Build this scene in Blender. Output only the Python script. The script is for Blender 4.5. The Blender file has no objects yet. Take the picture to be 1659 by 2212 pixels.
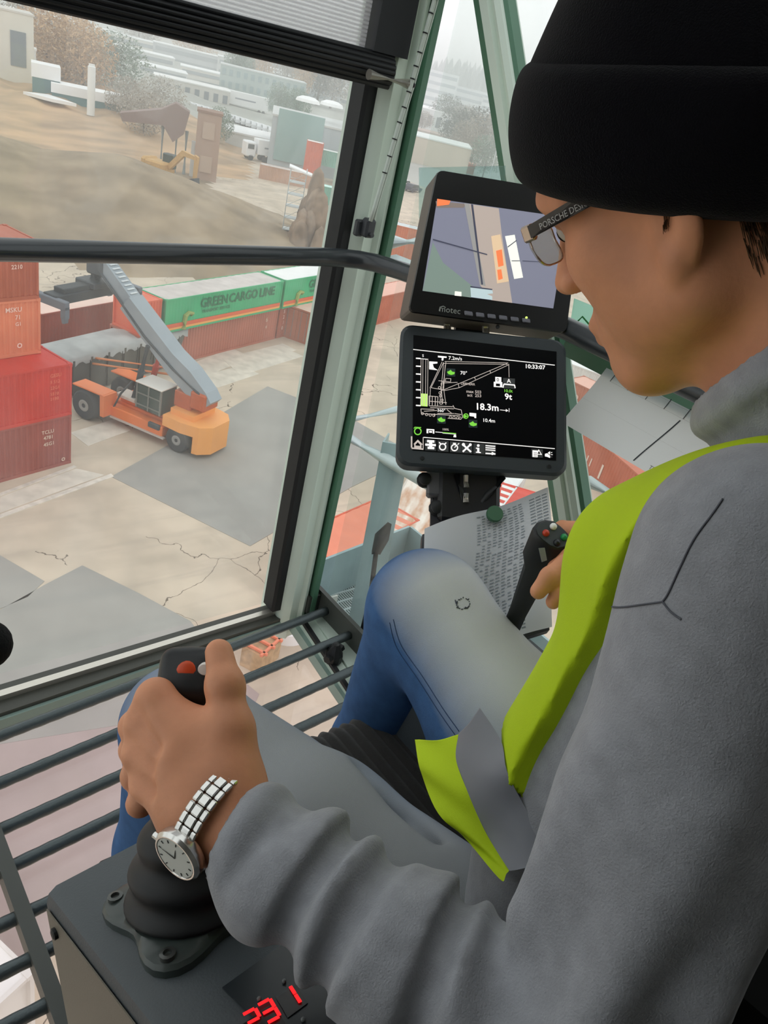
import bpy, bmesh, math, random
import numpy as np
from mathutils import Vector, Matrix
random.seed(7); np.random.seed(7)
S = bpy.context.scene
COL = S.collection
OFF = np.array([0., 0., 20.])          # viewer's eye stands 20 m over the yard; yard ground is z = 0
# ------------------------------------------------------------------ camera geometry (measured from the photograph)
F = 1660.; CX, CY = 829.5, 1106.
_zd = np.array([110 - CX, 3980 - CY, F]); _zd /= np.linalg.norm(_zd)
_Z = -_zd
_x = np.array([2930 - CX, 0, F]); _x[1] = -(_x[0]*_Z[0] + _x[2]*_Z[2]) / _Z[1]
_X = _x / np.linalg.norm(_x); _Y = np.cross(_Z, _X)
RM = np.stack([_X, _Y, _Z])
def ray(px, py): return RM @ np.array([px - CX, py - CY, F])
def onz(px, py, z): d = ray(px, py); return d * (z / d[2])
def ony(px, py, y): d = ray(px, py); return d * (y / d[1])
def onx(px, py, x): d = ray(px, py); return d * (x / d[0])
def dep(px, py, t): return ray(px, py) * (t / F)
def atd(px, py, D): d = ray(px, py); return d * (D / np.linalg.norm(d[:2]))
def V(*a): return np.array(a, float)
def nrm(v): v = np.asarray(v, float); return v / np.linalg.norm(v)
# ------------------------------------------------------------------ materials
def lin(c):
    return tuple(((x/255)/12.92 if x/255 <= .04045 else ((x/255 + .055)/1.055)**2.4) for x in c)
MATS = {}
def mat(name, rgb, rough=.6, metal=0., spec=.4, var=0., vscale=8., bump=0., bscale=60., emit=0., coat=0., rgb2=None, detail=3., wear=None, stretch=None, sheen=0.):
    if name in MATS: return MATS[name]
    m = bpy.data.materials.new(name); m.use_nodes = True
    nt = m.node_tree; N = nt.nodes; L = nt.links
    b = N['Principled BSDF']
    c = lin(rgb)
    b.inputs['Base Color'].default_value = (*c, 1)
    b.inputs['Roughness'].default_value = rough; b.inputs['Metallic'].default_value = metal
    b.inputs['Specular IOR Level'].default_value = spec
    if coat: b.inputs['Coat Weight'].default_value = coat
    if sheen: b.inputs['Sheen Weight'].default_value = sheen; b.inputs['Sheen Roughness'].default_value = .5
    if emit:
        b.inputs['Emission Color'].default_value = (*c, 1); b.inputs['Emission Strength'].default_value = emit
    tc = None
    def coord(scale):
        nonlocal tc
        if tc is None: tc = N.new('ShaderNodeTexCoord')
        if stretch:
            mp = N.new('ShaderNodeMapping'); mp.inputs['Scale'].default_value = stretch; L.new(tc.outputs['Object'], mp.inputs['Vector']); return mp.outputs['Vector']
        return tc.outputs['Object']
    if var:
        n = N.new('ShaderNodeTexNoise'); n.inputs['Scale'].default_value = vscale; n.inputs['Detail'].default_value = detail
        L.new(coord(0), n.inputs['Vector'])
        r = N.new('ShaderNodeValToRGB')
        c2 = lin(rgb2) if rgb2 else tuple(x*(1-var) for x in c)
        c1 = c if rgb2 else tuple(min(1, x*(1+var*.6)) for x in c)
        r.color_ramp.elements[0].position = .35; r.color_ramp.elements[1].position = .65
        r.color_ramp.elements[0].color = (*c2, 1); r.color_ramp.elements[1].color = (*c1, 1)
        L.new(n.outputs['Fac'], r.inputs['Fac']); L.new(r.outputs['Color'], b.inputs['Base Color'])
    if bump:
        n2 = N.new('ShaderNodeTexNoise'); n2.inputs['Scale'].default_value = bscale; n2.inputs['Detail'].default_value = 4
        L.new(coord(0), n2.inputs['Vector'])
        bp = N.new('ShaderNodeBump'); bp.inputs['Strength'].default_value = bump; bp.inputs['Distance'].default_value = .002
        L.new(n2.outputs['Fac'], bp.inputs['Height']); L.new(bp.outputs['Normal'], b.inputs['Normal'])
    MATS[name] = m
    return m
def glass_mat(name, tint=(251, 253, 252), refl=.06, dirt_veil=.03, dirt_rgb=(230, 232, 230), streak=0.):
    m = bpy.data.materials.new(name); m.use_nodes = True
    nt = m.node_tree; N = nt.nodes; L = nt.links; N.clear()
    o = N.new('ShaderNodeOutputMaterial'); t = N.new('ShaderNodeBsdfTransparent'); t.inputs['Color'].default_value = (*lin(tint), 1)
    g = N.new('ShaderNodeBsdfGlossy'); g.inputs['Roughness'].default_value = .02
    d = N.new('ShaderNodeBsdfTranslucent'); d.inputs['Color'].default_value = (*lin(dirt_rgb), 1)
    lw = N.new('ShaderNodeFresnel'); lw.inputs['IOR'].default_value = 1.35
    ge = N.new('ShaderNodeNewGeometry'); iv = N.new('ShaderNodeMapRange'); iv.inputs['To Min'].default_value = 1.35; iv.inputs['To Max'].default_value = 1/1.35   # same sheen on both faces of a pane
    L.new(ge.outputs['Backfacing'], iv.inputs['Value']); L.new(iv.outputs[0], lw.inputs['IOR'])
    mx = N.new('ShaderNodeMixShader'); L.new(lw.outputs[0], mx.inputs['Fac'])
    L.new(t.outputs[0], mx.inputs[1]); L.new(g.outputs[0], mx.inputs[2])
    m2 = N.new('ShaderNodeMixShader'); m2.inputs['Fac'].default_value = dirt_veil
    if streak:
        tc = N.new('ShaderNodeTexCoord'); mp = N.new('ShaderNodeMapping'); mp.inputs['Scale'].default_value = (5, 5, 1.2)
        n = N.new('ShaderNodeTexNoise'); n.inputs['Scale'].default_value = 1.6; n.inputs['Detail'].default_value = 5
        L.new(tc.outputs['Object'], mp.inputs['Vector']); L.new(mp.outputs[0], n.inputs['Vector'])
        mr = N.new('ShaderNodeMapRange'); mr.inputs['From Min'].default_value = .4; mr.inputs['From Max'].default_value = .75
        mr.inputs['To Min'].default_value = dirt_veil; mr.inputs['To Max'].default_value = dirt_veil + streak
        L.new(n.outputs['Fac'], mr.inputs['Value']); L.new(mr.outputs[0], m2.inputs['Fac'])
    L.new(mx.outputs[0], m2.inputs[1]); L.new(d.outputs[0], m2.inputs[2]); L.new(m2.outputs[0], o.inputs['Surface'])
    MATS[name] = m
    return m
# ------------------------------------------------------------------ mesh builder
def frame(d, up=(0, 0, 1)):
    d = nrm(d); u = np.asarray(up, float)
    if abs(d @ u) > .97: u = V(1, 0, 0)
    s = nrm(np.cross(d, u)); t = np.cross(s, d)
    return s, t
class MB:
    def __init__(s, local=False): s.v = []; s.f = []; s.n = 0; s.mi = []; s.cur = 0; s.local = local
    def add(s, vs, fs):
        for p in vs: s.v.append(tuple(float(q) for q in p))
        for f in fs: s.f.append(tuple(i + s.n for i in f)); s.mi.append(s.cur)
        s.n += len(vs); return s
    def box(s, c, size, R=None, bev=0.):
        c = np.asarray(c, float); h = np.asarray(size, float) / 2
        R = np.eye(3) if R is None else np.asarray(R)       # rows of R: local axes in world
        if bev > 0:
            vs = []; b = min(bev, .49*min(size))
            idx = {}
            for sx in (-1, 1):
                for sy in (-1, 1):
                    for sz in (-1, 1):
                        for ax in range(3):
                            l = V(sx*(h[0]-b), sy*(h[1]-b), sz*(h[2]-b)); l[ax] = (sx, sy, sz)[ax]*h[ax]
                            idx[(sx, sy, sz, ax)] = len(vs); vs.append(c + l @ R)
            fs = []
            g = lambda k, ax: idx[(*k, ax)]
            for ax in range(3):
                o = [i for i in range(3) if i != ax]
                for sg in (-1, 1):
                    q = []
                    for (p, r) in ((-1, -1), (1, -1), (1, 1), (-1, 1)):
                        k = [0, 0, 0]; k[ax] = sg; k[o[0]] = p; k[o[1]] = r; q.append(g(tuple(k), ax))
                    fs.append(q)
                # edges along ax
                for p in (-1, 1):
                    for r in (-1, 1):
                        k1 = [0, 0, 0]; k1[o[0]] = p; k1[o[1]] = r; k2 = list(k1); k1[ax] = -1; k2[ax] = 1
                        fs.append([g(tuple(k1), o[0]), g(tuple(k2), o[0]), g(tuple(k2), o[1]), g(tuple(k1), o[1])])
            for sx in (-1, 1):
                for sy in (-1, 1):
                    for sz in (-1, 1): fs.append([g((sx, sy, sz), a) for a in range(3)])
            return s.add(vs, fs)
        vs = [c + V(x*h[0], y*h[1], z*h[2]) @ R for x in (-1, 1) for y in (-1, 1) for z in (-1, 1)]
        return s.add(vs, [(0, 1, 3, 2), (4, 6, 7, 5), (0, 4, 5, 1), (2, 3, 7, 6), (0, 2, 6, 4), (1, 5, 7, 3)])
    def tube(s, pts, r, seg=12, cap=True, closed=False):
        pts = [np.asarray(p, float) for p in pts]; n = len(pts)
        rs = [r]*n if np.isscalar(r) else list(r)
        vs = []; fs = []; t0 = None
        for i, p in enumerate(pts):
            a = pts[i-1] if (i or closed) else p; b = pts[(i+1) % n] if (i < n-1 or closed) else p
            d = nrm(b - a)
            if t0 is None: sx, sy = frame(d)
            else:
                sx = nrm(t0 - d*(t0 @ d)); sy = np.cross(d, sx)
            t0 = sx
            for k in range(seg):
                w = 2*math.pi*k/seg; vs.append(p + rs[i]*(sx*math.cos(w) + sy*math.sin(w)))
        for i in range(n if closed else n-1):
            j = (i+1) % n
            for k in range(seg):
                k2 = (k+1) % seg; fs.append((i*seg+k, i*seg+k2, j*seg+k2, j*seg+k))
        if cap and not closed:
            fs.append(tuple(range(seg))[::-1]); fs.append(tuple((n-1)*seg+k for k in range(seg)))
        return s.add(vs, fs)
    def lathe(s, c, ax, prof, seg=24):
        """prof: list of (radius, height along ax)"""
        c = np.asarray(c, float); ax = nrm(ax); sx, sy = frame(ax); vs = []; fs = []; n = len(prof)
        for (r, h) in prof:
            for k in range(seg):
                w = 2*math.pi*k/seg; vs.append(c + ax*h + max(r, 1e-5)*(sx*math.cos(w) + sy*math.sin(w)))
        for i in range(n-1):
            for k in range(seg):
                k2 = (k+1) % seg; fs.append((i*seg+k, i*seg+k2, (i+1)*seg+k2, (i+1)*seg+k))
        fs.append(tuple(range(seg))[::-1]); fs.append(tuple((n-1)*seg+k for k in range(seg)))
        return s.add(vs, fs)
    def prism(s, poly, ext):
        poly = [np.asarray(p, float) for p in poly]; e = np.asarray(ext, float); n = len(poly)
        vs = poly + [p + e for p in poly]
        fs = [tuple(range(n))[::-1], tuple(range(n, 2*n))] + [(i, (i+1) % n, (i+1) % n + n, i+n) for i in range(n)]
        return s.add(vs, fs)
    def poly(s, pts): return s.add(pts, [tuple(range(len(pts)))])
    def grid(s, P):
        P = np.asarray(P, float); a, b = P.shape[:2]
        return s.add(P.reshape(-1, 3), [(i*b+j, (i+1)*b+j, (i+1)*b+j+1, i*b+j+1) for i in range(a-1) for j in range(b-1)])
    def ball(s, c, r, R=None, seg=12, rings=8):
        c = np.asarray(c, float); r = V(r, r, r) if np.isscalar(r) else np.asarray(r, float); R = np.eye(3) if R is None else R
        vs = []; fs = []
        for i in range(1, rings):
            t = math.pi*i/rings
            for k in range(seg):
                w = 2*math.pi*k/seg; vs.append(c + (r*V(math.sin(t)*math.cos(w), math.sin(t)*math.sin(w), math.cos(t))) @ R)
        vs += [c + V(0, 0, r[2]) @ R, c - V(0, 0, r[2]) @ R]; T = len(vs) - 2
        for i in range(rings-2):
            for k in range(seg): fs.append((i*seg+k, (i+1)*seg+k, (i+1)*seg+(k+1) % seg, i*seg+(k+1) % seg))
        for k in range(seg): fs.append((T, k, (k+1) % seg)); fs.append((T+1, (rings-2)*seg+(k+1) % seg, (rings-2)*seg+k))
        return s.add(vs, fs)
    def text(s, body, origin, ex, ey, size, depth=.0006, align='LEFT', bold=0., lift=0.):
        cu = bpy.data.curves.new('t', 'FONT'); cu.body = body; cu.size = 1.; cu.align_x = align; cu.offset = bold; cu.resolution_u = 2
        ob = bpy.data.objects.new('t', cu); COL.objects.link(ob)
        dg = bpy.context.evaluated_depsgraph_get(); me = bpy.data.meshes.new_from_object(ob.evaluated_get(dg))
        ex = np.asarray(ex, float); ey = np.asarray(ey, float); n = nrm(np.cross(ex, ey)); o = np.asarray(origin, float) + n*lift
        vs = [o + ex*(v.co.x*size) + ey*(v.co.y*size) + n*depth for v in me.vertices]
        s.add(vs, [tuple(p.vertices) for p in me.polygons])
        bpy.data.objects.remove(ob); bpy.data.curves.remove(cu); bpy.data.meshes.remove(me)
        return s
    def obj(s, name, mats, parent=None, smooth=False, auto=None, fix=True):
        return mk(name, s.v, s.f, mats, parent, smooth, auto, s.mi, fix, s.local)
def wloc(o):
    l = Vector((0, 0, 0))
    while o is not None: l += o.location; o = o.parent
    return l
def mk(name, vs, fs, mats, parent=None, smooth=False, auto=None, mi=None, fix=True, local=False):
    vs = np.asarray(vs, float).reshape(-1, 3) + (0 if local else OFF)
    if local: o0 = np.zeros(3)
    elif parent is None:
        o0 = (vs.min(0) + vs.max(0)) / 2; o0[2] = vs[:, 2].min()
    else: o0 = np.array(wloc(parent))
    me = bpy.data.meshes.new(name)
    me.from_pydata((vs - o0).tolist(), [], [list(map(int, f)) for f in fs])
    if not isinstance(mats, (list, tuple)): mats = [mats]
    for m in mats: me.materials.append(m)
    if mi is not None and any(mi): me.polygons.foreach_set('material_index', mi)
    me.validate(clean_customdata=False)
    if fix and len(me.polygons) < 60000:
        b = bmesh.new(); b.from_mesh(me); bmesh.ops.recalc_face_normals(b, faces=b.faces[:]); b.to_mesh(me); b.free()
    if smooth or auto:
        me.polygons.foreach_set('use_smooth', [True]*len(me.polygons))
        if auto: me.set_sharp_from_angle(angle=math.radians(auto))
    me.update()
    o = bpy.data.objects.new(name, me); COL.objects.link(o)
    if parent is None: o.location = o0
    else: o.parent = parent
    return o
def empty(name, loc, label=None, cat=None, group=None):
    o = bpy.data.objects.new(name, None); COL.objects.link(o); o.location = np.asarray(loc, float) + OFF; o.empty_display_size = .1
    tag(o, label, cat, group); return o
def tag(o, label=None, cat=None, group=None, kind=None):
    if label: o['label'] = label
    if cat: o['category'] = cat
    if group: o['group'] = group
    if kind: o['kind'] = kind
    return o
def struct(o): o['kind'] = 'structure'; return o
def copy_tree(o, parent=None):
    c = o.copy(); COL.objects.link(c)
    if parent is not None: c.parent = parent
    for ch in list(o.children): copy_tree(ch, c)
    return c
def rotz(a): c, s_ = math.cos(a), math.sin(a); return np.array([[c, s_, 0], [-s_, c, 0], [0, 0, 1.]])   # rows = local axes
# ================================================================== camera, sky
cam_d = bpy.data.cameras.new('camera'); cam = bpy.data.objects.new('camera', cam_d); COL.objects.link(cam); S.camera = cam
cam_d.sensor_fit = 'VERTICAL'; cam_d.sensor_height = 36; cam_d.lens = 36*F/2212; cam_d.clip_start = .02; cam_d.clip_end = 3000
M3 = np.stack([RM[:, 0], -RM[:, 1], -RM[:, 2]], 1)
cam.matrix_world = Matrix.Translation(Vector(OFF)) @ Matrix(M3.tolist()).to_4x4()
cam_d.dof.use_dof = False
W = bpy.data.worlds.new('overcast_sky'); S.world = W; W.use_nodes = True
bg = W.node_tree.nodes['Background']; bg.inputs['Color'].default_value = (.965, .985, 1., 1); bg.inputs['Strength'].default_value = 1.2
S.view_settings.view_transform = 'Standard'; S.view_settings.look = 'None'; S.view_settings.gamma = 1; S.view_settings.exposure = 0.08
S.cycles.max_bounces = 8; S.cycles.transparent_max_bounces = 24; S.cycles.caustics_reflective = False; S.cycles.caustics_refractive = False
G = -20.
ANG = math.radians(22.); U2 = V(math.cos(ANG), math.sin(ANG), 0); V2 = V(-math.sin(ANG), math.cos(ANG), 0)
# ================================================================== yard ground
def ground_mat():
    m = mat('yard concrete', (205, 190, 170), rough=.85, var=.16, vscale=.35, bump=0)
    nt = m.node_tree; N = nt.nodes; L = nt.links; b = N['Principled BSDF']
    src = b.inputs['Base Color'].links[0].from_socket
    tc = N.new('ShaderNodeTexCoord'); mp = N.new('ShaderNodeMapping'); mp.inputs['Rotation'].default_value = (0, 0, -ANG); L.new(tc.outputs['Object'], mp.inputs['Vector'])
    # crack network
    vo = N.new('ShaderNodeTexVoronoi'); vo.feature = 'DISTANCE_TO_EDGE'; vo.inputs['Scale'].default_value = .22
    nz = N.new('ShaderNodeTexNoise'); nz.inputs['Scale'].default_value = .6; nz.inputs['Detail'].default_value = 6
    L.new(mp.outputs[0], nz.inputs['Vector'])
    ad = N.new('ShaderNodeMixRGB'); ad.blend_type = 'LINEAR_LIGHT'; ad.inputs['Fac'].default_value = 1.2; L.new(mp.outputs[0], ad.inputs['Color1']); L.new(nz.outputs['Color'], ad.inputs['Color2'])
    L.new(ad.outputs[0], vo.inputs['Vector'])
    lt = N.new('ShaderNodeMath'); lt.operation = 'LESS_THAN'; lt.inputs[1].default_value = .004; L.new(vo.outputs['Distance'], lt.inputs[0])
    n2 = N.new('ShaderNodeTexNoise'); n2.inputs['Scale'].default_value = .12; L.new(mp.outputs[0], n2.inputs['Vector'])
    gt = N.new('ShaderNodeMath'); gt.operation = 'GREATER_THAN'; gt.inputs[1].default_value = .5; L.new(n2.outputs['Fac'], gt.inputs[0])
    mu = N.new('ShaderNodeMath'); mu.operation = 'MULTIPLY'; L.new(lt.outputs[0], mu.inputs[0]); L.new(gt.outputs[0], mu.inputs[1])
    mx = N.new('ShaderNodeMixRGB'); mx.inputs['Color2'].default_value = (*lin((110, 98, 86)), 1); L.new(mu.outputs[0], mx.inputs['Fac']); L.new(src, mx.inputs['Color1'])
    # long tyre streaks
    mp2 = N.new('ShaderNodeMapping'); mp2.inputs['Rotation'].default_value = (0, 0, -ANG); mp2.inputs['Scale'].default_value = (.12, 2.2, 1); L.new(tc.outputs['Object'], mp2.inputs['Vector'])
    n3 = N.new('ShaderNodeTexNoise'); n3.inputs['Scale'].default_value = 1.; n3.inputs['Detail'].default_value = 4; L.new(mp2.outputs[0], n3.inputs['Vector'])
    mr = N.new('ShaderNodeMapRange'); mr.inputs['From Min'].default_value = .52; mr.inputs['From Max'].default_value = .75; mr.inputs['To Max'].default_value = .35; L.new(n3.outputs['Fac'], mr.inputs['Value'])
    m3 = N.new('ShaderNodeMixRGB'); m3.inputs['Color2'].default_value = (*lin((170, 158, 146)), 1); L.new(mr.outputs[0], m3.inputs['Fac']); L.new(mx.outputs[0], m3.inputs['Color1'])
    L.new(m3.outputs[0], b.inputs['Base Color'])
    return m
GM = ground_mat()
# terrain: flat yard, earth heaps behind the container row, earth bank beyond
HEAPS = [(20, 95, 6.4, .23), (35, 89, 6.3, .25), (29, 93, 5.2, .22), (45, 84, 2.6, .16), (10, 94, 6.2, .22), (-6, 96, 6, .2)]
def hz(x, y):
    h = np.zeros_like(x)
    for (cx, cy, hh, sl) in HEAPS:
        d = np.sqrt((x-cx)**2 + (y-cy)**2 + 4.)
        h = np.maximum(h, hh - sl*d)
    return h
def terrain():
    # polar-ish fan grid: one sheet from below the crane to the horizon, finer near the heaps
    us = np.concatenate([np.arange(-60, 120, 1.6), np.arange(120, 1500, 60.)])
    ys = np.concatenate([[-60, -20], np.arange(0, 60, 6.), np.arange(60, 135, 1.6), np.arange(135, 240, 6.), np.arange(240, 1600, 60.)])
    X, Y = np.meshgrid(us, ys, indexing='ij')
    n = (np.sin(X*.9+1.3*np.sin(Y*.31)) + np.sin(Y*.77+X*.35) + np.sin(X*.21-Y*.53))/3
    H = hz(X, Y); H = np.where(H > 0, H + n*.22*np.minimum(H, 1), H)
    far = np.clip((Y - 128 + .2*np.abs(X-40)) / 40, 0, 1)
    az = np.degrees(np.arctan2(X, Y))
    bank = far*far*(3-2*far)*(3.2)*np.clip((29-az)/6, 0, 1)*(1 + .25*n)
    H = np.maximum(H, bank)
    hill = np.clip((np.hypot(X, Y) - 620)/500, 0, 1)*26*np.clip((az-30)/8, 0, 1)
    H = H + hill
    P = np.stack([X, Y, H + G], -1)
    return P, az
P_, AZ_ = terrain()
EARTH = mat('grey brown earth', (156, 138, 114), rough=.95, var=.25, vscale=.25, bump=.4, bscale=2., detail=8)
SOIL = mat('ochre soil', (206, 172, 136), rough=.95, var=.22, vscale=.09, detail=10, rgb2=(164, 140, 114), stretch=(1, 2.2, 1))
GRASSY = mat('pale far ground', (176, 178, 170), rough=.95, var=.18, vscale=.03, detail=6)
def terrain_obj():
    a, b = P_.shape[:2]; fs = []; mi = []
    C = (P_[:-1, :-1] + P_[1:, 1:]) / 2
    for i in range(a-1):
        for j in range(b-1):
            fs.append((i*b+j, (i+1)*b+j, (i+1)*b+j+1, i*b+j+1))
            x, y, z = C[i, j]; h = z - G; az = math.degrees(math.atan2(x, y)); d = math.hypot(x, y)
            if d > 200: k = 3
            elif y > 118 and az < 30: k = 2
            elif y > 60 and (hz(np.array([x]), np.array([y]))[0] > 0 or (x > -70 and az < 27.5 and y > 74)): k = 1
            else: k = 0
            mi.append(k)
    o = mk('ground', P_.reshape(-1, 3), fs, [GM, EARTH, SOIL, GRASSY], smooth=True, mi=mi)
    return struct(o)
terrain_obj()
# flat patches in the yard surface (asphalt repairs, bare pale slabs, painted lines)
ASPH = mat('dark asphalt', (160, 158, 152), rough=.8, var=.08, vscale=.4, detail=3)
ASPH2 = mat('pinkish asphalt', (172, 156, 152), rough=.85, var=.08, vscale=.5, detail=8)
SLAB = mat('pale bare slab', (222, 214, 200), rough=.85, var=.15, vscale=1.2, detail=8)
PAINT = mat('worn white paint', (226, 218, 206), rough=.8, var=.2, vscale=2., detail=8)
def patch(name, px, m, z=.02, kind=True, raw=None):
    pts = raw if raw is not None else [onz(x, y, G) for x, y in px]
    b = MB(); b.prism([V(p[0], p[1], G - .02) for p in pts], V(0, 0, .02 + z))
    return struct(b.obj(name, m))
patch('asphalt_patch', [(240, 1030), (540, 1180), (760, 1052), (900, 985), (760, 905), (578, 835), (352, 968)], ASPH)
patch('asphalt_patch', [(178, 1222), (300, 1282), (411, 1342), (470, 1420), (300, 1560), (-200, 1640), (-260, 1420), (0, 1318), (100, 1262)], ASPH)
patch('asphalt_patch', [(-60, 1175), (0, 1200), (96, 1256), (60, 1290), (-80, 1350)], ASPH)
patch('asphalt_patch', [(-700, 1640), (470, 1425), (560, 1500), (330, 2000), (-900, 2300)], ASPH2, z=.012)
patch('pale_slab', [(152, 935), (250, 905), (282, 930), (190, 964)], SLAB)
for k, q in enumerate([((415, 785), (500, 752), (545, 772), (440, 815)), ((425, 800+15), (520, 790), (560, 808), (470, 838)), ((560, 762), (610, 742), (640, 756), (590, 775)), ((480, 775), (600, 745), (655, 770), (520, 812))]):
    patch('pale_slab', q, SLAB, z=.012+.003*k)
patch('painted_line', [(0, 1120), (0, 1112), (240, 1024), (246, 1030)], PAINT, z=.03)
patch('painted_line', [(0, 1072), (0, 1066), (160, 1006), (166, 1010)], PAINT, z=.03)
patch('pale_slab', [(0, 1108), (0, 1074), (165, 1012), (225, 1026)], SLAB, z=.006)
patch('haul_road', [(375, 388), (440, 412), (560, 470), (640, 512), (590, 520), (500, 466), (400, 412)], mat('pale haul road', (214, 196, 174), rough=.95, var=.1, vscale=.3))
# ================================================================== shipping containers
def cmat(rgb): return mat('container paint %d %d %d' % rgb, rgb, rough=.55, var=.10, vscale=.6, detail=7)
POSTS = {}
def container(label, pos, yaw, L, Wd, H, rgb, cat='container', group=None, roof=None, marks=(), corr=.04, letters=(220, 205, 190), doors='R', z=0.):
    root = empty('shipping_container', V(pos[0], pos[1], G + z), label, cat, group)
    root.rotation_euler = (0, 0, yaw)
    m = cmat(rgb)
    # corrugated wall panel set (plan outline zigzags), sunk inside the frame
    n = int(L/.28)
    def side(y, sg):
        pts = []
        for k in range(n):
            x0 = .12 + (L-.24)*k/n; w = (L-.24)/n
            pts += [(x0, y), (x0+w*.35, y), (x0+w*.5, y+sg*corr), (x0+w*.85, y+sg*corr)]
        pts.append((L-.12, y)); return pts
    outl = side(.03, 1) + side(Wd-.03, -1)[::-1]
    w = MB(True); nn = len(outl)
    w.add([(x, y, .12) for x, y in outl] + [(x, y, H-.1) for x, y in outl], [(i, (i+1) % nn, (i+1) % nn+nn, i+nn) for i in range(nn)])
    w.obj('corrugated_wall', m, root)
    r = MB(True)
    nr = int(L/.35)
    P = [[(L*i/nr, y, H - .03 + (.02 if i % 2 else 0)) for y in (.04, Wd-.04)] for i in range(nr+1)]
    r.grid(P); r.box((L/2, Wd/2, H-.07), (L-.06, Wd-.06, .05))
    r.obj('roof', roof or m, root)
    fr = MB(True)
    for x in (.06, L-.06):
        for y in (.05, Wd-.05): fr.box((x, y, H/2), (.12, .1, H))
    for y in (.04, Wd-.04):
        fr.box((L/2, y, H-.05), (L, .08, .1)); fr.box((L/2, y, .08), (L, .08, .16))
    for x in (.05, L-.05):
        fr.box((x, Wd/2, H-.06), (.1, Wd, .12)); fr.box((x, Wd/2, .08), (.1, Wd, .16))
    fr.obj('frame', m, root)
    for x in (.09, L-.09):
        for y in (.08, Wd-.08):
            for zz in (.06, H-.05): cc = MB(True); cc.box((x, y, zz), (.2, .18, .13)); cc.obj('corner_casting', m, root)
    dx = L-.02 if doors == 'R' else .02
    sx = 1 if doors == 'R' else -1
    for k in (0, 1):
        d = MB(True); d.box((dx, .08+(Wd-.16)*(.25+.5*k), H/2), (.05, (Wd-.2)/2, H-.3)); dd = d.obj('door', m, root)
        for q_ in (.32, .74): lb = MB(True); y_ = Wd*(.5*k + .5*q_); lb.tube([(dx+sx*.05, y_, .2), (dx+sx*.05, y_, H-.15)], .022, 6); lb.obj('locking_bar', mat('galvanised bar', (170, 172, 170), rough=.5, metal=.6), dd)
    for (txt, x, zt, s) in marks:
        t = MB(True); t.text(txt, (x, -.005, zt), (1, 0, 0), (0, 0, 1), s, depth=.004, bold=.015); t.obj('lettering', mat('container lettering %d' % letters[0], letters, rough=.6), root)
    return root
LS = math.radians(16.5); lu = V(math.cos(LS), math.sin(LS), 0); lv = V(-math.sin(LS), math.cos(LS), 0)
c0 = onz(153, 1000, G); 
def left_stack(k, back, right, z, L, H, rgb, label, marks, letters=(222, 196, 176)):
    p = c0 - lu*(L - right) + lv*back
    return container(label, p, LS, L, 2.44, H, rgb, 'container', 'container stack at the left of the yard', marks=marks, letters=letters, z=z)
left_stack(0, 0, 0, 0, 12.19, 2.66, (160, 86, 76), 'brown red shipping container at the bottom of the left stack', [('TCLU', 10.6, 1.95, .26), ('4781', 10.7, 1.65, .26), ('45G1', 10.7, 1.3, .26), ('o', 11.65, .25, .4)])
left_stack(1, 0, 0, 2.66, 12.19, 2.62, (204, 66, 54), 'bright red shipping container second from the bottom of the left stack', [('GESU', 11.05, 2.1, .24), ('5 512', 11.05, 1.8, .22), ('22G1', 11.05, 1.5, .22), ('5510', 11.05, 1.2, .22), ('2180', 11.05, .95, .22)], (228, 122, 96))
left_stack(2, 1.6, -.55, 5.28, 12.19, 2.6, (222, 134, 100), 'orange shipping container third from the bottom of the left stack', [('MSKU', 10.5, 2.1, .3), ('71', 10.95, 1.75, .28), ('G1', 10.95, 1.45, .24), ('o', 11.0, .4, .5)], (238, 205, 190))
left_stack(3, 1.6, -.62, 7.88, 12.19, 2.6, (178, 96, 70), 'rust red shipping container on top of the left stack', [('HLXU', 10.9, 2.05, .26), ('6372', 10.9, 1.75, .26), ('2210', 10.9, 1.4, .26)], (238, 200, 180))
def yard(a, b): return U2*a + V2*b
def yc(label, a0, b, L, H, rgb, z=0, dyaw=0, **k):
    return container(label, yard(a0, b), ANG + math.radians(dyaw), L, 2.44, H, rgb, z=z, **k)
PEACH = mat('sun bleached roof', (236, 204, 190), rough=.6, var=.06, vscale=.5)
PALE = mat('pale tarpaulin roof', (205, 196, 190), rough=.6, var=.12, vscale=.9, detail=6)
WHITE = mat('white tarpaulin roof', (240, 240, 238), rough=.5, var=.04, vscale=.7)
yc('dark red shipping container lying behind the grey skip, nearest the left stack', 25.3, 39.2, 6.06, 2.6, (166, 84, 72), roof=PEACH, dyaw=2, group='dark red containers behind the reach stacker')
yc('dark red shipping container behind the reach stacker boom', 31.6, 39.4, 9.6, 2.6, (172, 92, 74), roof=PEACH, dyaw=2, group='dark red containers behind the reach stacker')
yc('brick red shipping container under the left green container', 34.5, 34.1, 14.6, 2.55, (184, 112, 92), marks=[('6', 13.1, 1.6, .5), ('4', 13.15, 1.05, .4)], letters=(214, 180, 160), group='brick red containers under the green ones')
yc('brick red shipping container with a white vertical number, under the right green container', 49.3, 34.1, 12.2, 2.55, (178, 98, 74), marks=[('5', .5, 2.0, .4), ('2', .5, 1.55, .4), ('1', .55, 1.1, .4), ('0', .5, .65, .4)], letters=(240, 205, 190), group='brick red containers under the green ones')
GREEN = (62, 176, 120)
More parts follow.
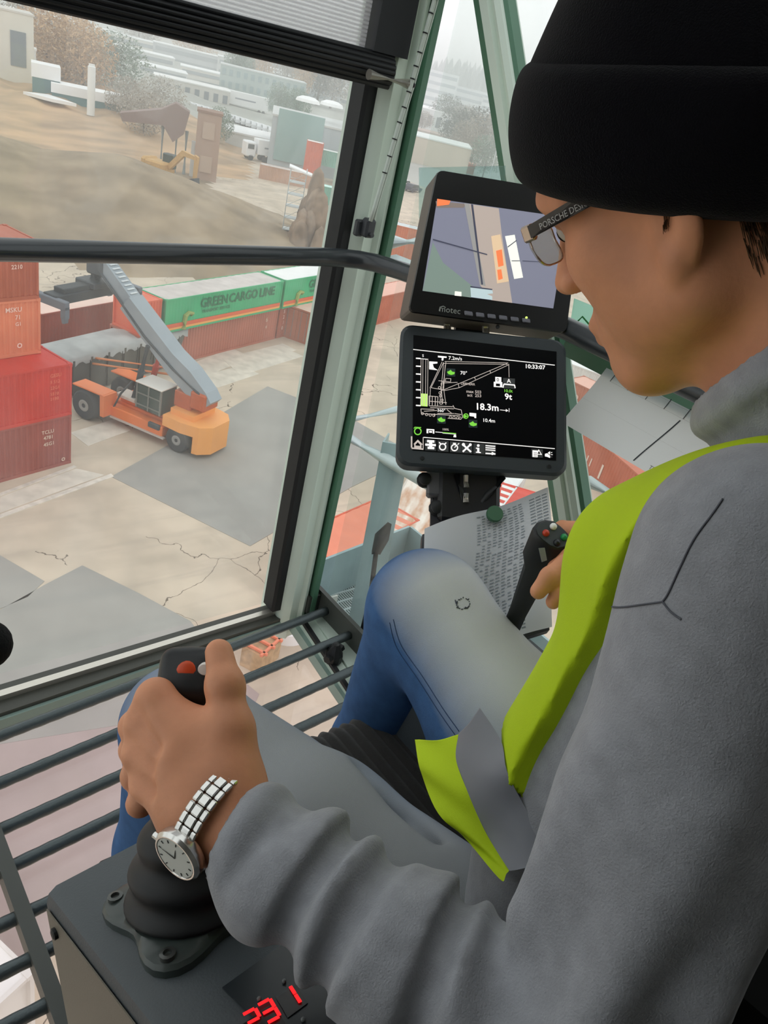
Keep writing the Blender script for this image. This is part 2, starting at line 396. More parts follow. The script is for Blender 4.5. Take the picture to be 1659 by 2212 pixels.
def green(label, a0, L, roof):
    r = yc(label, a0, 33.75, L, 2.2, GREEN, z=2.56, roof=roof, corr=.01, group='green containers on the row')
    dk = mat('dark green lettering', (40, 112, 78), rough=.6)
    for txt, x, zt, s_ in (('GREEN', 3.2, 1.3, .9), ('CARGO', 6.1, 1.3, .9), ('LINE', 9.5, 1.3, .9), ('TRANSPORT SERVICE', 3.4, .92, .3)):
        w = MB(True); w.text(txt, (x, -.012, zt), (1, 0, 0), (0, 0, 1), s_, depth=.004, bold=.025); w.obj('lettering', dk, r)
    o = MB(True); o.box((L/2, .0, .42), (L-.2, .03, .26)); o.obj('orange_stripe', mat('orange stripe', (222, 104, 62), rough=.6), r)
    o = MB(True); o.box((L/2, .0, .22), (L-.2, .03, .14)); o.obj('yellow_stripe', mat('yellow stripe', (240, 170, 90), rough=.6), r)
    # curled hook emblem
    e = MB(True); e.tube([(1.7, -.03, .1), (1.75, -.03, .55), (1.8, -.03, .95), (2.1, -.03, 1.12), (2.5, -.03, 1.02), (2.35, -.03, .86)], [.2, .17, .17, .14, .13, .05], 8)
    e.obj('emblem', mat('olive emblem', (150, 166, 92), rough=.6), r)
    return r
green('left green container with orange stripe and grey roof on the container row', 36.4, 12.3, PALE)
green('right green container with orange stripe and white roof on the container row', 49.0, 12.3, WHITE)
yc('orange red container end beside the green container', 34.6, 34.0, 1.7, 2.2, (226, 110, 80), z=2.56, group=None)
pc = onz(664, 746, G)
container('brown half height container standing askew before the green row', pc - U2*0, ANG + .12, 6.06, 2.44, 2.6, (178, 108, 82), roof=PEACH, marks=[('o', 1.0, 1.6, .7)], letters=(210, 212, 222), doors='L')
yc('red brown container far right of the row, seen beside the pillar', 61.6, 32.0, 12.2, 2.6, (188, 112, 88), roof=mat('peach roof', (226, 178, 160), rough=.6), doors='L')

# grey skip with tarpaulin
def grey_skip():
    root = empty('tarped_skip', (*yard(28.4, 33.4)[:2], G), 'long dark grey skip with a pale grey tarpaulin behind the reach stacker', 'skip')
    root.rotation_euler = (0, 0, ANG + math.radians(3.5))
    b = MB(True); L = 10.4
    b.prism([(0, 0, .15), (L-.9, 0, .15), (L, 0, 2.3), (0, 0, 2.3)], (0, 2.4, 0)); 
    for k in range(7): b.box((.6+k*1.35, -.04, 1.2), (.14, .1, 2.1))
    b.obj('skip_body', mat('dark grey steel', (98, 96, 88), rough=.7, var=.2, vscale=.8), root)
    n = 40; P = []
    for i in range(n+1):
        x = -.1 + (L+.2)*i/n
        P.append([(x, -.08, 2.0+.12*math.sin(i*1.7)), (x, -.06, 2.42+.03*math.sin(i)), (x, .8, 2.55+.05*math.sin(i*1.3)), (x, 1.6, 2.56+.05*math.cos(i*1.1)), (x, 2.46, 2.4), (x, 2.48, 2.0)])
    t = MB(True); t.grid(P); t.obj('tarpaulin', mat('pale grey tarpaulin', (176, 178, 176), rough=.7, var=.15, vscale=.9, bump=.3, bscale=4), root, smooth=True)
    for k in range(8):
        r = MB(True); r.tube([(.5+k*1.3, -.1, 2.1), (.5+k*1.3, -.06, 1.0)], .02, 6); r.obj('rope', mat('dark rope', (60, 58, 55)), root)
grey_skip()
# ================================================================== reach stacker
ORANGE = mat('machine orange', (236, 128, 66), rough=.45, var=.08, vscale=.8)
ORANGE2 = mat('machine amber', (244, 170, 96), rough=.5, var=.06, vscale=.7)
BOOMG = mat('boom grey', (150, 160, 166), rough=.5, var=.05, vscale=.6)
DARKST = mat('dark steel', (72, 78, 82), rough=.55, var=.1, vscale=1)
TYRE = mat('tyre rubber', (66, 68, 70), rough=.9, bump=.4, bscale=6)
CABGL = mat('dark machine glass', (52, 70, 66), rough=.15, spec=.6)
def reach_stacker():
    fw = V(-.47, .883, 0); lat = V(.883, .47, 0)
    base = V(17.3, 34.3, G) + lat*1.4
    root = empty('reach_stacker', base, 'orange container reach stacker with a raised grey telescopic boom on the yard', 'reach stacker')
    root.rotation_euler = (0, 0, math.atan2(fw[1], fw[0]))
    b = MB(True); b.box((2.4, 0, .85), (5.6, 1.5, .7)); b.box((2.2, 0, 1.35), (4.6, 1.2, .35)); b.obj('chassis', ORANGE, root)
    # counterweight: chamfered plan, flared skirt over the steering wheels
    cw = [(1.0, -1.45), (-.2, -1.55), (-1.25, -1.35), (-1.75, -.75), (-1.75, .75), (-1.25, 1.35), (-.2, 1.55), (1.0, 1.45)]
    b = MB(True); b.prism([(x, y, 1.25) for x, y in cw], (0, 0, .62))
    b.prism([(.9, -.95, 1.87), (-.6, -1.0, 1.87), (-.6, 1.0, 1.87), (.9, .95, 1.87)], (0, 0, .3))
    b.prism([(-.75, -1.5, .28), (-1.25, -1.34, .28), (-1.74, -.75, .28), (-1.74, .75, .28), (-1.25, 1.34, .28), (-.95, 1.4, .28), (-.95, -.2, .28)], (0, 0, 1.0))
    b.obj('counterweight', ORANGE2, root)
    m = MB(True); m.text('KALMAR', (-.9, -.55, 1.885), (0, 1, 0), (-1, 0, 0), .32, depth=.004, bold=.01); 
    for y, nm in ((1.0, 'near'), (-1.0, 'far')):
        s = MB(True); s.box((2.75, y*1.12, .78), (3.5, .62, .62), bev=.05); s.box((1.9, y*1.44, .95), (.9, .05, .3)); t = s.obj('side_tank', ORANGE, root)
        st = MB(True); st.box((2.6, y*1.46, .5), (3.6, .2, .07)); st.obj('step', mat('step grey', (190, 186, 180), rough=.6), t)
        bx = MB(True); bx.box((1.5, y*1.45, 1.0), (.75, .2, .3), bev=.04); bx.obj('battery_box', DARKST, t)
        f = MB(True); f.box((5.6, y*1.5, 1.78), (2.1, 1.0, .1), bev=.03); f.prism([(4.45, y*1.0, .55), (4.7, y*1.0, .55), (4.75, y*1.0, 1.8), (4.45, y*1.0, 1.8)], (0, y*1.0, 0)); f.obj('fender', ORANGE, root)
    def wheel(x, y, r, w):
        t = MB(True); t.lathe((x, y-w/2, r), (0, 1, 0), [(r*.5, 0), (r*.9, 0), (r, w*.18), (r, w*.82), (r*.9, w), (r*.5, w)], 22)
        o = t.obj('wheel', TYRE, root, auto=40)
        h = MB(True); h.lathe((x, y-w/2-.02, r), (0, 1, 0), [(.0, .05), (r*.3, .0), (r*.5, .04), (r*.5, w), (r*.3, w+.04), (0, w)], 14); h.obj('wheel_rim', mat('wheel rim grey', (150, 150, 146), rough=.5), o)
    for y in (1.25, -1.25): wheel(0, y, .72, .5)
    for y in (1.85, 1.15, -1.15, -1.85): wheel(5.7, y, .85, .6)
    # operator cab
    c = MB(True); c.box((2.2, .55, 2.2), (1.6, 1.25, 1.5), bev=.08); cab = c.obj('operator_cab', CABGL, root)
    c = MB(True); c.box((2.2, .55, 3.0), (1.75, 1.4, .1), bev=.03); c.obj('cab_roof', mat('cab roof white', (226, 222, 214), rough=.5), cab)
    c = MB(True)
    for x in (1.42, 2.2, 2.98):
        for y in (-.06, 1.16): c.box((x, y, 2.25), (.09, .09, 1.45))
    for zz in (1.75, 2.4): c.box((2.2, 1.18, zz), (1.6, .06, .07))
    c.obj('cab_post', mat('cab post grey', (120, 122, 116), rough=.5), cab)
    c = MB(True); c.box((3.9, .5, 1.62), (1.3, .9, .22), bev=.04); c.box((3.4, -.6, 1.7), (2.0, .6, .3), bev=.04); c.obj('deck', mat('deck pale', (206, 196, 186), rough=.7, var=.1), root)
    # boom
    def beam(name, pts, w, m, parent):
        bb = MB(True); bb.prism([(x, -w/2, z) for x, z in pts], (0, w, 0)); return bb.obj(name, m, parent)
    bo = beam('boom', [(-1.25, 3.05), (-.95, 2.7), (.4, 3.05), (1.6, 3.75), (4.9, 6.3), (4.35, 7.05), (1.4, 4.95), (.2, 4.35), (-.9, 3.5)], 1.05, BOOMG, root)
    beam('inner_boom', [(4.3, 5.95), (6.9, 8.0), (6.45, 8.65), (4.0, 6.75)], .8, BOOMG, bo)
    gl = MB(True)
    for k in range(9): gl.box((4.5+.2*k, -.0, 7.17+.157*k), (.12, .5, .04))
    gl.obj('ladder_mark', mat('pale boom tread', (214, 220, 222), rough=.5), bo)
    hp = MB(True); hp.tube([(-.6, .55, 3.3), (1.2, .55, 4.1), (3.2, .55, 5.3), (5.2, .5, 6.9), (6.5, .45, 7.9)], .07, 8); hp.obj('hose', DARKST, bo)
    for y in (.62, -.62):
        l = MB(True); l.tube([(3.6, y, 1.5), (3.2, y, 3.4)], .2, 12); l.tube([(3.2, y, 3.4), (2.9, y, 4.9)], .12, 10); l.obj('lift_cylinder', DARKST if y > 0 else mat('cylinder red', (190, 70, 50), rough=.4), root)
    t = MB(True); t.box((.5, .0, 2.6), (1.1, 1.1, .9), bev=.05); t.box((-.5, .0, 2.9), (1.0, 1.3, 1.0), bev=.1); t.obj('boom_tower', mat('boom tower brown', (186, 96, 60), rough=.5, var=.1), root)
    # head and spreader
    h = MB(True); h.box((6.75, 0, 8.15), (1.1, 1.0, 1.3), bev=.1); h.tube([(7.0, 0, 8.2), (7.05, 0, 7.0)], .35, 14); h.box((7.05, 0, 7.0), (1.3, 1.6, .35), bev=.05); h.tube([(6.4, .4, 8.7), (6.9, .5, 9.2), (7.2, .3, 8.4)], .07, 6); h.obj('boom_head', DARKST, root)
    s = MB(True); s.box((7.05, .4, 6.55), (.9, 5.6, .5), bev=.04); s.box((7.05, 1.5, 6.9), (.7, 2.2, .3), bev=.04); sp = s.obj('spreader', mat('spreader black', (64, 68, 70), rough=.6), root)
    for y in (-2.3, 3.2):
        e = MB(True); e.box((7.05, y, 6.5), (2.3, .35, .45), bev=.04)
        for x in (6.05, 8.05): e.box((x, y, 6.15), (.3, .3, .6)); e.prism([(x-.12, y-.15, 5.9), (x+.12, y-.15, 5.9), (x+.06, y-.15, 5.6), (x-.06, y-.15, 5.6)], (0, .3, 0))
        e.obj('spreader_end_beam', mat('spreader grey', (112, 118, 126), rough=.5), sp)
    ht = MB(True); ht.tube([(4.4, 1.35, .9), (3.9, 1.35, 2.0), (3.3, 1.2, 2.9)], .06, 6); ht.box((4.45, 1.35, .8), (.5, .15, .2)); ht.obj('handrail', DARKST, root)
    # long amber bracing rods beside the boom foot
    for dz, dy in ((0, 0), (-.28, .25)):
        r = MB(True); r.tube([(2.0, -1.0+dy, 3.5+dz), (7.9, -1.2+dy, 2.1+dz)], .07, 6); r.obj('amber_rod', mat('amber rod', (222, 140, 84), rough=.5), root)
reach_stacker()
# ================================================================== excavator on the heap
def excavator():
    p = atd(345, 372, 108); p[2] = max(p[2], G + .2)
    root = empty('excavator', p - V(0, 0, .9), 'yellow tan excavator working behind the earth heap', 'excavator')
    root.rotation_euler = (0, 0, math.radians(-60))
    y_ = mat('excavator tan', (206, 164, 104), rough=.6, var=.15)
    t = MB(True)
    for s_ in (-1, 1): t.prism([(x, s_*1.2-.3, z) for x, z in ((-1.9, .3), (-1.6, 0), (1.6, 0), (1.9, .3), (1.9, .6), (1.6, .85), (-1.6, .85), (-1.9, .6))], (0, .6, 0))
    t.obj('track', DARKST, root)
    b = MB(True); b.box((-.3, 0, 1.6), (3.4, 2.6, 1.3), bev=.2); b.box((-1.6, 0, 1.7), (1.0, 2.7, 1.5), bev=.3); b.obj('body', y_, root)
    c = MB(True); c.box((.8, .75, 2.4), (1.5, 1.1, 1.7), bev=.12); c.obj('cab', CABGL, root)
    a = MB(True); a.prism([(1.0, -.3, 1.8), (3.2, -.3, 4.2), (5.2, -.3, 3.9), (5.3, -.3, 3.5), (3.5, -.3, 3.6), (1.6, -.3, 1.6)], (0, .5, 0)); a.obj('boom', y_, root)
    a = MB(True); a.prism([(5.0, -.25, 4.1), (5.5, -.25, 3.9), (5.3, -.25, 1.2), (5.0, -.25, 1.2)], (0, .4, 0)); a.obj('stick', y_, root)
    a = MB(True); a.prism([(5.4, -.7, 1.5), (4.6, -.7, 1.2), (4.3, -.7, .6), (4.8, -.7, .1), (5.6, -.7, .3)], (0, 1.3, 0)); a.obj('bucket', DARKST, root)
excavator()
# ================================================================== things at the edge of the earth bank
def box_building(name, label, cat, base, yaw, Wd, D, h, wall, roof, floors=0, cols=0, win=(120, 130, 136), parapet=.3, group=None, extra=None, band=False):
    r = empty(name, base, label, cat, group); r.rotation_euler = (0, 0, yaw)
    b = MB(True); b.box((Wd/2, D/2, h/2 - 1), (Wd, D, h+2)); b.obj('wall', mat('wall %d %d %d' % wall, wall, rough=.8, var=.05, vscale=.1), r)
    b = MB(True); b.box((Wd/2, D/2, h+parapet/2), (Wd+.3, D+.3, parapet)); b.obj('roof', mat('roof %d %d %d' % roof, roof, rough=.8, var=.05, vscale=.1), r)
    wm = mat('window %d %d %d' % win, win, rough=.2)
    if floors and band:
        for f in range(floors):
            q = MB(True); z0 = h*(f+.5)/floors; q.box((Wd/2, -.06, z0), (Wd*.94, .2, h/floors*.42)); q.obj('window_band', wm, r)
    elif floors:
        for f in range(floors):
            for c in range(cols):
                q = MB(True); q.box((Wd*(c+.5)/cols, -.06, h*(f+.5)/floors), (Wd/cols*.5, .2, h/floors*.5)); q.obj('window', wm, r)
    if extra: extra(r, wm)
    return r
def facing(p): return math.atan2(p[1], p[0]) - math.pi/2       # front turned to the crane
def bld(name, label, cat, px, D, wpx, hpx, depth, wall, roof, zg=None, yaw=0., **k):
    """stand a building so that its front base starts at the ground seen at px, D metres away"""
    p = atd(px[0], px[1], D); s = D*1.06/F
    p[2] = G if zg is None else zg
    return box_building(name, label, cat, p, facing(p) + yaw, wpx*s, depth, hpx*s, wall, roof, **k)
bld('workshop_building', 'cream gabled works building at the left edge behind the soil bank', 'building', (-60, 190), 178, 92, 100, 14, (222, 218, 206), (210, 206, 198), zg=G+3, floors=1, cols=2)
bld('site_cabin', 'small white site cabin with a teal end beside the cream building', 'cabin', (26, 150), 182, 36, 28, 5, (240, 240, 238), (244, 244, 242), zg=G+5.5, floors=1, cols=2, win=(90, 130, 132))
bld('site_tent', 'white tent with a teal lower wall on the soil bank', 'tent', (70, 205), 168, 42, 22, 6, (96, 132, 136), (246, 246, 246), zg=G+3.2, parapet=2.2)
bld('site_tent', 'long low white tent with a teal skirt beside the white chimney', 'tent', (112, 220), 166, 130, 12, 6, (84, 128, 132), (246, 246, 246), zg=G+2.6, parapet=1.5)
ws = MB(); ws_p = [atd(50, 192, 163), atd(112, 228, 160), atd(165, 232, 160), atd(105, 208, 166)]
ws.prism([V(p[0], p[1], G+2.9) for p in ws_p], V(0, 0, .5)); tag(ws.obj('snow_bank', mat('white sheet', (244, 244, 244), rough=.7)), 'white sheet lying on the soil bank below the tents', 'sheet')
cp = atd(197, 200, 160); ch = MB(); ch.lathe(V(cp[0], cp[1], G+2), (0, 0, 1), [(.65, 0), (.65, 7.6), (.5, 7.7), (.5, 8)], 16); tag(ch.obj('chimney', mat('white chimney', (236, 238, 236), rough=.5), auto=40), 'white cylindrical chimney standing by the white tents', 'chimney')
# crusher with hopper and belt
def crusher():
    p = atd(395, 320, 128); root = empty('gravel_crusher', V(p[0], p[1], G), 'brown gravel crusher with a sloping conveyor arm behind the excavator', 'crusher'); root.rotation_euler = (0, 0, facing(p))
    br = mat('crusher brown', (146, 124, 116), rough=.8, var=.15)
    b = MB(True); b.prism([(-9, 0, 6.6), (-8.6, 0, 5.6), (-3, 0, 6.2), (-1.5, 0, 4.2), (0, 0, 5.6), (.6, 0, 8.6), (-1.4, 0, 9.4), (-3.4, 0, 8.2)], (0, 3, 0)); b.obj('hopper', br, root)
    for x in (-1, -3, 0.4):
        l = MB(True); l.tube([(x, 1, 0), (x, 1, 6)], .25, 8); l.obj('leg', mat('crusher steel', (150, 160, 160), rough=.6), root)
    t = MB(True); t.box((2, 1, 2.4), (1.6, 1.6, 4.8)); t.obj('chute', mat('crusher chute', (210, 210, 206), rough=.6), root)
crusher()
bld('brick_silo', 'tall rusty brown silo block at the end of the haul road', 'silo', (416, 384), 127, 42, 112, 4, (176, 148, 130), (150, 120, 104), floors=2, cols=1, win=(190, 166, 148))
# scaffold stair tower
def tower():
    p = onz(622, 530, G); root = empty('stair_tower', p, 'pale lattice stair tower standing on the yard near the pillar', 'scaffold'); root.rotation_euler = (0, 0, facing(p))
    m = mat('galvanised lattice', (206, 212, 212), rough=.5)
    h = 8.4
    for x in (-.9, .9):
        for y in (0, 1.6): q = MB(True); q.tube([(x, y, 0), (x, y, h)], .07, 6); q.obj('post', m, root)
    for k in range(6):
        q = MB(True); z = 1.3*k+.4; q.box((0, .8, z), (1.9, 1.7, .08)); q.tube([(-.9, 0, z), (.9, 0, z+1.2)], .05, 6); q.tube([(-.9, 0, z+.5), (.9, 0, z+.5)], .04, 6); q.obj('landing', m, root)
    q = MB(True); q.prism([(-1.1, -.2, h), (1.5, -.2, h-.5), (1.5, -.2, h-.35), (-1.1, -.2, h+.15)], (0, 2, 0)); q.obj('roof', mat('white sheet', (244, 244, 244)), root)
tower()
cl = onz(727, 548, G); q = MB(); q.box(cl + V(.0, .4, 6.6), (.95, .95, 13.2), bev=.1); q.box(cl + V(0, .4, 13.3), (1.2, 1.2, .3)); tag(q.obj('concrete_column', mat('pale column', (222, 220, 214), rough=.8)), 'tall pale concrete column standing by the window gasket', 'column')
# rubble heaps by the tower
def heap(label, px, D, sx, sz, rgb, n=26, seed=1):
    rnd = random.Random(seed); p = atd(px[0], px[1], D); b = MB()
    for k in range(n):
        a = rnd.random()*6.28; r = rnd.random()**.7
        zz = sz*(1-r)*rnd.random()
        b.ball(V(p[0]+math.cos(a)*r*sx, p[1]+math.sin(a)*r*sx, G+zz), (sx*.35*(.6+rnd.random()*.6), sx*.35*(.6+rnd.random()*.6), sz*.3*(.6+rnd.random())), seg=8, rings=5)
    return tag(b.obj('rubble_heap', mat('rubble %d' % rgb[0], rgb, rough=.95, var=.35, vscale=.8, detail=8), smooth=True), label, 'heap')
heap('brown heap of scrap and rubble between tower and pale column', (668, 528), 93, 3.0, 7.5, (150, 130, 112), seed=3)
heap('low grey rubble heap at the foot of the stair tower', (600, 528), 97, 4.5, 1.5, (176, 166, 152), seed=5)
heap('dark earth clump at the end of the haul road', (490, 470), 101, 2.2, 2.6, (140, 122, 102), seed=8)
def boxc(label, px, D, L, h, rgb, z=0, **k):
    p = atd(px[0], px[1], D); return container(label, V(p[0], p[1], 0), facing(p), L, 2.44, h, rgb, z=z, **k)
boxc('orange container standing on end by the far stack', (652, 380), 150, 3.0, 6.4, (210, 112, 84), roof=WHITE)
boxc('mint green container far behind the column, upper', (688, 372), 152, 6.06, 2.6, (140, 190, 176), z=2.7, roof=WHITE)
boxc('mint green container far behind the column, lower', (686, 420), 128, 6.06, 2.6, (126, 178, 160), z=0, roof=mat('mint roof', (206, 240, 230), rough=.5))
boxc('long low brick coloured container by the green building', (560, 372), 140, 10, 2.2, (200, 160, 136), roof=PALE)
boxc('rust brown block with a grey tin roof, right of the front post', (842, 530), 96, 9, 4.6, (196, 128, 100), roof=mat('grey tin roof', (200, 208, 208), rough=.6))
# ================================================================== halls, vehicles and trees of the town beyond
def hall_extra(r, wm):
    q = MB(True); q.box((5.2, -.15, 5.6), (8.4, .3, 8.6)); q.obj('teal_gate', mat('teal gate', (150, 178, 176), rough=.6), r)
    q = MB(True); q.box((19, -.15, 4.2), (7.4, .3, 5.4)); q.obj('dark_gate', mat('dark gate', (112, 122, 126), rough=.6), r)
    for k in range(4):
        q = MB(True); q.lathe((6+k*4.8, 5+(k % 2)*5, 11.6), (0, 0, 1), [(2.3, 0), (2.1, .5), (1.2, .9), (0, 1.0)], 16); q.obj('skylight', mat('white skylight', (250, 250, 250), rough=.5), r)
bld('grey_hall', 'big grey works hall with a teal gate and round white skylights', 'hall', (578, 340), 158, 250, 84, 22, (182, 190, 194), (206, 208, 206), extra=hall_extra)
bld('flat_roofed_hall', 'long white flat roofed shed behind the parked cars', 'hall', (486, 305), 175, 100, 22, 14, (216, 218, 216), (236, 236, 236))
bld('glass_office', 'pale green glazed office block beyond the parking strip', 'office', (470, 215), 285, 150, 56, 12, (176, 190, 186), (206, 210, 208), floors=3, cols=12, win=(150, 170, 172))
bld('white_kiosk', 'small white building with a round dark window near the gasket', 'building', (746, 218), 240, 30, 24, 6, (244, 244, 244), (250, 250, 250), floors=1, cols=1, win=(90, 100, 110))
bld('brick_shed', 'low brick red shed below the white kiosk', 'shed', (706, 246), 225, 60, 14, 10, (190, 160, 146), (206, 200, 190))
bld('depot_hall', 'low beige depot with a white roof at the left of the town', 'hall', (330, 210), 260, 130, 26, 12, (206, 204, 196), (240, 240, 238), floors=1, cols=8)
bld('tan_hall', 'flat tan warehouse seen between the two pillars', 'hall', (856, 360), 228, 130, 44, 18, (198, 190, 172), (216, 224, 220), floors=0)
bld('long_white_hall', 'white flat roofed factory hall between the pillars below the apartment block', 'hall', (850, 292), 390, 100, 34, 40, (236, 238, 238), (246, 246, 246), floors=1, cols=6)
bld('brown_roofed_shed', 'brown roofed shed in front of the white factory hall', 'shed', (850, 312), 330, 120, 12, 14, (196, 186, 174), (176, 160, 148))
for k, (x, y, D, w, h, lab) in enumerate([(862, 245, 640, 92, 62, 'white banded apartment block beside the front pillar'), (950, 256, 660, 90, 46, 'pale apartment block between the pillars, right of the banded one'), (1030, 262, 640, 60, 40, 'pale apartment block half hidden by the slanting pillar'), (1140, 275, 640, 60, 44, 'pale apartment block beyond the slanting pillar by the hat')]):
    bld('apartment_block', lab, 'building', (x, y), D, w, h, 16, (232, 236, 238), (222, 226, 228), floors=5 if h > 50 else 4, win=(176, 186, 192), band=True, zg=G+1)
def car(label, px, D, rgb, yaw, group=None):
    p = atd(px[0], px[1], D); r = empty('car', V(p[0], p[1], G), label, 'car', group); r.rotation_euler = (0, 0, yaw)
    b = MB(True); b.prism([(-2.1, -.85, .35), (2.1, -.85, .35), (2.15, -.85, .8), (1.1, -.85, .95), (.5, -.85, 1.45), (-1.3, -.85, 1.5), (-2.0, -.85, .95)], (0, 1.7, 0)); b.obj('body', mat('car paint %d' % rgb[0], rgb, rough=.3), r)
    g = MB(True); g.prism([(1.0, -.87, .95), (.45, -.87, 1.38), (-1.2, -.87, 1.42), (-1.7, -.87, .95)], (0, 1.74, 0)); g.obj('side_window', CABGL, r)
    for x in (-1.3, 1.3):
        for y in (-.8, .8): w = MB(True); w.lathe((x, y-.1, .32), (0, 1, 0), [(.32, 0), (.32, .2)], 10); w.obj('wheel', TYRE, r)
    return r
def near_box(label, p0px, p1px, z, L, rgb, W_=2.44, roof=None, flip=False, **k):
    a, c = onz(*p0px, G+z), onz(*p1px, G+z); yaw = math.atan2(c[1]-a[1], c[0]-a[0]); return container(label, V(a[0], a[1], 0), yaw, L, W_, z, rgb, roof=roof, **k)
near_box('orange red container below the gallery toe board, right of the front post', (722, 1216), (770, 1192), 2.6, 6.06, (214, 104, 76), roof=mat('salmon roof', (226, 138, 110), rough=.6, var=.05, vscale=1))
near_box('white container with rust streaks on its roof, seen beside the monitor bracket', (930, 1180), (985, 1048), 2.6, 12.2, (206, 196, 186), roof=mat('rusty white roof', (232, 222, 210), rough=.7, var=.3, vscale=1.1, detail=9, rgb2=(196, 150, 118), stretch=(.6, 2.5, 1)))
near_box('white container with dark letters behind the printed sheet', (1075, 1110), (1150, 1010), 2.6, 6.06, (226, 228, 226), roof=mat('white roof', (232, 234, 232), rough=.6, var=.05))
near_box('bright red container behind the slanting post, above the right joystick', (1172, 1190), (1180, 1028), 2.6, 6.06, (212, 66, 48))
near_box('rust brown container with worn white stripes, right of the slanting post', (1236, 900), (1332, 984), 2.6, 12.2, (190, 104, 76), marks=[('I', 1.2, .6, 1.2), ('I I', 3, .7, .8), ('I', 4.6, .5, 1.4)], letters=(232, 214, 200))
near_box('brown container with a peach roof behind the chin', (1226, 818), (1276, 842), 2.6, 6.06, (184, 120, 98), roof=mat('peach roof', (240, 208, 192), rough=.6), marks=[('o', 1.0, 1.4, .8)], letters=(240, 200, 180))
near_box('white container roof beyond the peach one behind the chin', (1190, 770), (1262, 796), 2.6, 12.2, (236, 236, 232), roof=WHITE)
near_box('white container below the floor grille at the lower left', (74, 2100), (-10, 2020), 2.6, 6.06, (232, 228, 222), roof=mat('white roof plate', (240, 238, 234), rough=.6, var=.05, vscale=.7))
tk = onz(620, 1362, G); q = MB(); q.lathe(tk, (0, 0, 1), [(.95, 0), (.95, .5), (.8, .62), (.2, .7), (0, .7)], 24); tag(q.obj('water_tank', mat('white plastic', (246, 246, 246), rough=.5), auto=40), 'round white tank on the ground under the floor pane', 'tank')
def crate():
    p = onz(560, 1428, G); r = empty('crate', p, 'brown crate carrying an orange steel frame, seen through the floor pane', 'crate'); r.rotation_euler = (0, 0, .45)
    b = MB(True); b.box((0, 0, .45), (1.3, .9, .9)); b.obj('box', mat('crate brown', (190, 158, 120), rough=.9, var=.25, vscale=3), r)
    for (x, y, sx_, sy_) in ((0, .4, 1.4, .09), (0, -.4, 1.4, .09), (-.5, 0, .09, 1.1), (0, 0, .09, 1.1), (.5, 0, .09, 1.1)):
        o_ = MB(True); o_.box((x, y, .97), (sx_, sy_, .1)); o_.obj('orange_bar', mat('orange bar', (238, 140, 106), rough=.5), r)
crate()
rnd = random.Random(5)
cars = []
c1 = None
for k in range(16):
    f_ = k/15
    if c1 is None: c1 = c_ = car('small parked car in the slanting row of the parking strip', (405, 238), 235, (226, 228, 230), 1.1, 'cars in the parking strip')
    else: c_ = copy_tree(c1)
    p = atd(405+f_*180, 244+f_*34+(k % 2)*5, 235 - 20*f_); c_.location = V(p[0], p[1], 0)
    c_.rotation_euler = (0, 0, 1.1 + rnd.random()*.2)
    c_.scale = (1.15, 1.15, 1.15)
car('white car in front of the works beside the upper monitor', (872, 404), 172, (244, 244, 244), .2)
car('dark car below the white one beside the upper monitor', (890, 420), 168, (70, 76, 84), .3)
for k, (x, y, D, rgb, lab) in enumerate([(945, 276, 330, (236, 238, 240), 'white car on the street between the pillars, nearest the hall'), (972, 288, 310, (226, 228, 230), 'pale car parked on the street behind the tan warehouse'), (1014, 300, 300, (210, 214, 218), 'grey car by the trees beside the slanting pillar'), (1020, 335, 240, (240, 240, 240), 'white van roofed car below the orange shed')]): car(lab, (x, y), D, rgb, .5+k)
bld('orange_shed', 'small orange shed among dark trees beside the slanting pillar', 'shed', (1006, 326), 235, 24, 16, 4, (206, 128, 96), (226, 180, 160))
def truck(label, px, D, L, yaw, trailer=(246, 246, 246), h=3.6):
    p = atd(px[0], px[1], D); r = empty('truck', V(p[0], p[1], G), label, 'truck'); r.rotation_euler = (0, 0, facing(p) + yaw)
    b = MB(True); b.box((L/2, 1.25, 1.2+h/2), (L, 2.5, h), bev=.06); tr = b.obj('trailer', mat('truck white', trailer, rough=.4), r)
    s = MB(True); s.box((L*.5, -.02, 1.2+h*.5), (L*.45, .04, h*.1)); s.obj('side_lettering', mat('truck lettering grey', (150, 156, 164)), tr)
    c = MB(True); c.box((-1.3, 1.25, 1.9), (2.0, 2.4, 2.6), bev=.2); cb = c.obj('cab', mat('truck cab', (236, 238, 240), rough=.4), r)
    g = MB(True); g.box((-1.4, -.0, 2.4), (1.2, .06, .8)); g.obj('side_window', CABGL, cb)
    for x in (-1.2, 1.5, L-2.5, L-1.2):
        for y in (.2, 2.3): w = MB(True); w.lathe((x, y-.15, .5), (0, 1, 0), [(.5, 0), (.5, .3)], 12); w.obj('wheel', TYRE, r)
truck('long white semi trailer truck on the road behind the parking strip', (478, 234), 265, 13.6, -.05)
truck('white box truck in front of the grey hall', (556, 336), 160, 4.6, .4, h=2.6)
def twigs(n, seed, size, col):
    rnd = np.random.RandomState(seed); d = rnd.normal(size=(n, 3)); d /= np.linalg.norm(d, axis=1)[:, None]
    rad = rnd.rand(n)**(1/2.2); c = d*rad[:, None]*np.array([.5, .5, .46]) + np.array([0, 0, .58])
    lump = 1 + .22*np.sin(c[:, 0]*9+seed)*np.sin(c[:, 1]*8)*np.sin(c[:, 2]*9); c[:, :2] *= lump[:, None]
    a = rnd.normal(size=(n, 3))*size; b = rnd.normal(size=(n, 3))*size
    vs = np.stack([c, c+a, c+b], 1).reshape(-1, 3); return vs, [(3*i, 3*i+1, 3*i+2) for i in range(n)]
TP = {}
